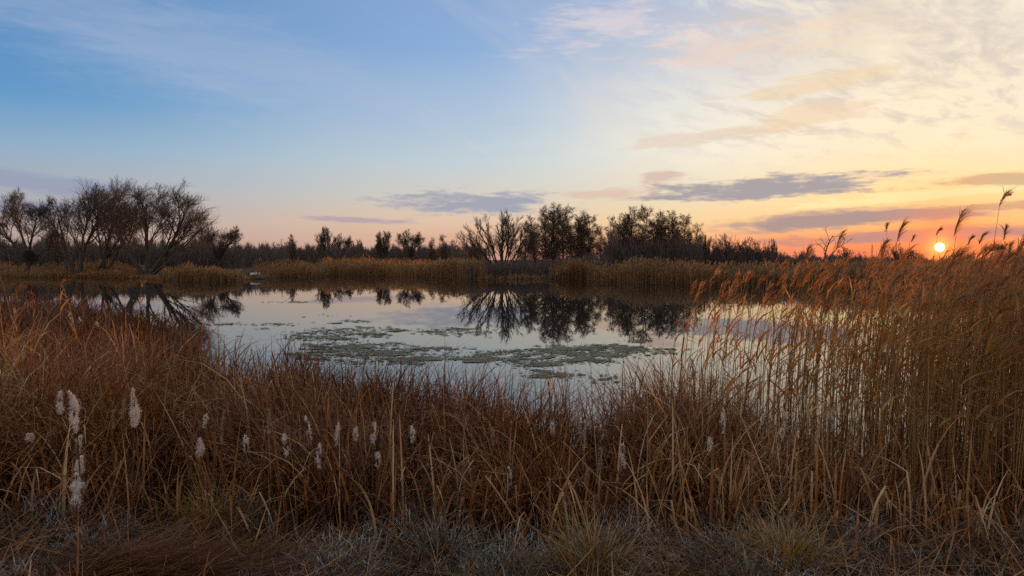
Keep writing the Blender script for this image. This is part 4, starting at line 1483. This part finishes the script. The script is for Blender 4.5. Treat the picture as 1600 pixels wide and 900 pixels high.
cats = [
    (90, 613, 646, 4.9, 'double', 'small two-lobed white cattail head beside the largest ragged one'),
    (121, 612, 672, 4.5, 'burst', 'largest ragged white cattail head, at the left of the near sedge'),
    (125, 714, 738, 4.55, 'plump', 'round tuft of cattail down lower on the stalk under the largest head'),
    (119, 742, 793, 4.4, 'burst', 'big drooping mass of cattail down close to the ground'),
    (117, 684, 708, 4.6, 'ragged', 'wispy remnant of down between the largest head and the tuft below'),
    (210, 608, 663, 4.6, 'pointed', 'plump white cattail head with a bare brown tip, right of the largest'),
    (42, 680, 690, 4.9, 'plump', 'tiny white tuft on a leaning stalk near the picture edge'),
    (187, 624, 654, 5.0, 'thin', 'thin tan stripped cattail spike just left of the plump brown-tipped head'),
    (178, 640, 668, 5.0, 'thin', 'lower thin stripped spike between the two large white heads'),
    (318, 650, 668, 5.2, 'ragged', 'small ragged head above the teardrop-shaped one'),
    (313, 686, 712, 5.0, 'plump', 'teardrop-shaped white cattail head standing alone'),
    (345, 642, 692, 5.0, 'thin', 'longest thin tan spike, right of the teardrop-shaped head'),
    (387, 681, 705, 5.1, 'half', 'small patchy head halfway between the two long tan spikes'),
    (420, 639, 678, 5.1, 'thin', 'thick tan spike left of the ringed head'),
    (448, 678, 711, 5.0, 'half', 'ringed white and brown cattail head'),
    (484, 652, 694, 5.1, 'ragged', 'tall dark patchy head, broken in the middle'),
    (498, 694, 730, 4.9, 'ragged', 'narrow white head hanging under the tall dark patchy one'),
    (523, 662, 699, 5.2, 'half', 'pale head of a close pair, behind its brown neighbour'),
    (531, 676, 703, 5.1, 'brown', 'brown unburst cattail head of a close pair'),
    (555, 669, 686, 5.2, 'ragged', 'tiny pale head to the right of the close pair'),
    (582, 662, 693, 5.1, 'half', 'upright head with a brown middle band'),
    (590, 708, 729, 5.0, 'half', 'small head below the brown-banded one'),
    (613, 700, 716, 5.1, 'thin', 'tiny pale spike right of the head below the brown-banded one'),
    (645, 668, 690, 5.2, 'ragged', 'pale head with a dangling wisp, last of the row'),
    (770, 668, 694, 5.3, 'thin', 'lonely thin pale spike in the middle of the sedge'),
    (797, 732, 756, 5.0, 'ragged', 'ring-shaped wisp of down low in the middle sedge'),
    (859, 595, 620, 6.3, 'half', 'grey cattail head silhouetted against the water in the gap'),
    (865, 660, 678, 5.7, 'ragged', 'faint grey head right below the one against the water'),
    (939, 700, 727, 5.1, 'thin', 'slim pale spike left of the ragged dangling one'),
    (973, 694, 730, 5.1, 'ragged', 'ragged dangling strip of down left of the lone straw stalk'),
    (916, 735, 757, 5.0, 'thin', 'low dull spike under the slim pale one'),
    (1128, 638, 674, 5.3, 'half', 'half white half brown head right of the lone straw stalk'),
    (1104, 678, 709, 5.1, 'ragged', 'white ragged head just below the half brown one'),
    (1230, 630, 657, 5.6, 'half', 'upper grey head of three near the thin end of the reeds'),
    (1219, 662, 683, 5.5, 'half', 'lower curled head of three near the thin end of the reeds'),
    (1264, 646, 668, 5.6, 'thin', 'thin wisp of down among the first reed stalks'),
    (1299, 641, 671, 5.5, 'ragged', 'dark patchy head with bent leaf above, among the reed stalks'),
    (1411, 664, 686, 5.5, 'brown', 'dark brown unburst cattail deep in the reeds'),
]
for i, (px, top, bot, d, kind, lab) in enumerate(cats):
    cattail(i, px, top, bot, d, kind, lab, lean=rng.normal(0, 0.12), scale={'burst': 0.95, 'pointed': 0.9, 'half': 0.85, 'ragged': 0.85}.get(kind, 1.0))
for i, (px, top, bot, d) in enumerate(sorted([(23, 480, 492, 11), (108, 488, 498, 12.5), (113, 497, 508, 12), (166, 474, 482, 14.5), (125, 494, 504, 12.5), (150, 503, 510, 12), (92, 530, 544, 9.6), (262, 505, 512, 14), (140, 566, 580, 8.8)])):
    cattail(100 + i, px, top, bot, d, 'ragged', ORD[i] + ' tiny white cattail tuft from the left edge, far back in the sedge', lean=0.0, scale=1.2)

# fallen head lying in the grass
r = np.random.default_rng(950)
p = PT(1066, 868, 4.35)
zg = gz(p[0], 4.35)
e = empty('fallen_cattail', (p[0] - 0.09, 4.35, max(zg + 0.06, p[2] - 0.02)))
e.rotation_euler = (0, math.radians(82), math.radians(8))
body, hr, _ = fluff_geo([0.006, 0.016, 0.02, 0.024, 0.02, 0.01], 0.12, r, 420, 0.5)
build('fluff', merge([body, hr]), M['fluff'], e)
build('seed_head', tubes(np.array([[(0, 0, 0.0), (0, 0, 0.10), (0, 0, 0.19), (0, 0, 0.21)]]), np.array([[0.008, 0.012, 0.012, 0.004]]), 8, 0.4), M['cat_core'], e)
build('stem', tubes(np.array([[(0, 0, 0.2), (0, 0, 0.45), (0.05, 0, 0.75)]]), np.array([[0.004, 0.004, 0.004]]), 6, 0.4), M['cat_stem'], e)
tag(e, 'fallen cattail with white down lying in the grass near the tussocks', 'cattail')


# ------------------------------------------------------------------ grasses at the viewer's feet
def build_grass():
    x, d, px, r = scatter(52000, 2.6, 6.4, -140, 1740, 71)
    keep = r.random(len(x)) < np.interp(d, [2.6, 4.8, 5.6, 6.4], [0.9, 1.0, 0.6, 0.1])
    keep &= r.random(len(x)) < np.clip(0.62 + 0.6 * np.sin(x * 4.7 + 1.3 * np.sin(d * 3.1)) * np.sin(d * 4.9 + 1.1 * np.sin(x * 3.3)), 0.15, 1)
    x, d, px = x[keep], d[keep], px[keep]
    n = len(x)
    z = ground_z(x, d)
    cl = np.sin(x * 4.7 + 1.3 * np.sin(d * 3.1)) * np.sin(d * 4.9 + 1.1 * np.sin(x * 3.3))
    L = (0.30 + 0.10 * cl) * r.uniform(0.6, 1.45, n) * np.interp(px, [0, 350, 520, 760, 1100, 1300, 1600], [0.75, 0.8, 1.0, 1.1, 0.9, 1.0, 0.75])
    az_ = r.uniform(0, 2 * PI, n)
    tone = np.clip(np.where(r.random(n) < 0.8, r.beta(1.4, 3.0, n) * 0.9, r.uniform(0.6, 1, n)) + 0.12 * cl, 0, 1)
    return blades(np.stack([x, d, z], 1), L, az_, np.abs(r.normal(0.2, 0.25, n)), r.uniform(0.4, 2.4, n), r.uniform(0.003, 0.0085, n), segs=4, power=1.5, tone=tone, floor=z, tip=0.1)


tag(build('frosted_grass', build_grass(), M['frost_grass']), 'short frosted grass at the foot of the sedge', 'grass', kind='stuff')


def build_litter():
    # fallen leaves of sedge and reed lying criss-cross over the ground
    x, d, px, r = scatter(9000, 2.6, 6.2, -140, 1740, 73)
    n = len(x)
    z = ground_z(x, d) + r.uniform(0.01, 0.16, n)
    return blades(np.stack([x, d, z], 1), r.uniform(0.2, 0.75, n), r.uniform(0, 2 * PI, n), r.uniform(1.1, 1.6, n), r.normal(0.05, 0.25, n), r.uniform(0.004, 0.013, n), segs=3, tone=r.beta(1.3, 2.4, n), floor=ground_z(x, d), tip=0.3)


tag(build('leaf_litter', build_litter(), M['sedge']), 'fallen rust and straw leaves lying criss-cross in the grass', 'litter', kind='stuff')


def tussock(px, py, d, n, Lr, rad, label, seed, mat='tussock', frost=False):
    r = np.random.default_rng(seed)
    p = PT(px, py, d)
    zg = gz(p[0], d)
    e = empty('grass_tussock', (p[0], d, zg))
    a = r.uniform(0, 2 * PI, n)
    q = np.abs(r.normal(0, 0.5, n)) * rad
    b = np.stack([np.cos(a) * q, np.sin(a) * q, np.zeros(n)], 1)
    az_ = a + r.normal(0, 1.3, n)
    o = build('blades', blades(b, r.uniform(*Lr, n), az_, np.abs(r.normal(0.25, 0.25, n)), r.uniform(0.3, 2.8, n), r.uniform(0.004, 0.010, n), segs=6, power=1.7, tip=0.08, tone=np.clip(r.normal(0.5, 0.28, n), 0, 1)), M[mat], e)
    o['kind'] = 'stuff'
    tag(e, label, 'grass tussock', 'grass tussocks at the bottom')


tussock(925, 900, 4.15, 620, (0.3, 0.66), 0.24, 'golden green tussock of arching grass in the middle of the foreground', 1)
tussock(1225, 900, 4.2, 620, (0.3, 0.64), 0.26, 'golden green tussock right of the fallen cattail', 2)
tussock(1130, 890, 4.3, 240, (0.25, 0.5), 0.16, 'grey frosted tussock between the fallen cattail and the golden one', 3, 'frost_grass')
tussock(800, 900, 4.1, 260, (0.25, 0.5), 0.2, 'bluish frosted tussock left of the golden one in the middle', 4, 'frost_grass')
tussock(690, 870, 4.3, 420, (0.25, 0.55), 0.28, 'widest frosted tussock with grey curling blades', 5, 'frost_grass')
tussock(540, 880, 4.2, 300, (0.2, 0.45), 0.2, 'straw coloured tussock at the end of the matted mound', 6, 'frost_grass')
tussock(330, 790, 4.8, 300, (0.3, 0.6), 0.25, 'loose tan tussock behind the matted mound', 7)


def matted():
    """long fine grass combed over a low mound"""
    r = np.random.default_rng(77)
    n = 7500
    c = PT(215, 880, 3.75)
    u = r.normal(0, 0.55, n)
    v = r.normal(0, 0.30, n)
    x = c[0] + u
    y = 3.75 + v
    hgt = 0.20 * np.exp(-(u / 0.75) ** 2 - (v / 0.42) ** 2)
    z = ground_z(x, y) + hgt * r.uniform(0.5, 1.0, n)
    az_ = r.normal(-0.15, 0.5, n) + np.where(r.random(n) < 0.12, r.normal(0, 1.2, n), 0)
    tone = r.beta(1.5, 2.3, n)
    return blades(np.stack([x, y, z], 1), r.uniform(0.25, 0.7, n), az_, r.uniform(0.95, 1.45, n), r.uniform(0.1, 0.7, n), r.uniform(0.003, 0.008, n), segs=5, power=1.0, twist=r.normal(0, 0.9, n), tone=tone, floor=ground_z(x, y) + hgt * 0.4)


tag(build('matted_grass', matted(), M['matted']), 'mound of matted red-brown grass combed flat at the bottom left', 'grass', kind='stuff')

# dark dead dock stalk in front of the sedge
r = np.random.default_rng(88)
p = PT(545, 742, 4.75)
zg = gz(p[0], 4.75)
H = p[2] - zg
e = empty('dead_weed', (p[0], 4.75, zg))
build('stem', tubes(np.array([[(0, 0, 0), (0.01, 0, H * 0.5), (-0.005, 0, H)]]), np.array([[0.005, 0.004, 0.002]]), 6, 0.1), M['cat_core'], e)
for q in range(26):
    hh = r.uniform(0.25, 1.0) * H
    build('dead_leaf', blades([(0, 0, hh)], r.uniform(0.03, 0.10), r.uniform(0, 2 * PI), r.uniform(0.4, 1.4), r.uniform(0.3, 1.6), r.uniform(0.008, 0.018), segs=3, tone=0.2), M['cat_core'], e)
tag(e, 'dark dead weed stalk with shrivelled leaves before the sedge', 'weed')

# broken flat leaves lying across the sedge and grass
broken = [(560, 800, 640, 835, 4.6), (440, 770, 520, 790, 4.8), (205, 740, 262, 782, 4.75), (880, 690, 990, 800, 5.0), (1040, 700, 1150, 760, 5.1), (1500, 640, 1590, 690, 5.6), (30, 655, 70, 700, 4.9)]
for i, (x0, y0, x1, y1, d) in enumerate(broken):
    a, b = PT(x0, y0, d), PT(x1, y1, d - 0.15)
    L = np.linalg.norm(b - a)
    v = (b - a) / L
    az_ = math.atan2(v[1], v[0])
    th = math.acos(v[2])
    o = build('broken_leaf', blades([(0, 0, 0)], L, az_, th, 0.05, 0.013, segs=4, twist=1.2, tone=0.97), M['sedge'], None, tuple(a))
    tag(o, ['pale broken blade slanting over the frosted grass', 'pale broken blade lying low under the ringed heads', 'pale broken blade below the plump brown-tipped head', 'long bent blade slanting across the middle sedge',
            'long pale blade slanting down right of the straw stalk', 'long orange blade snapped over between the reeds near the picture edge', 'bent pale blade near the tiny leaning tuft'][i], 'broken blade')
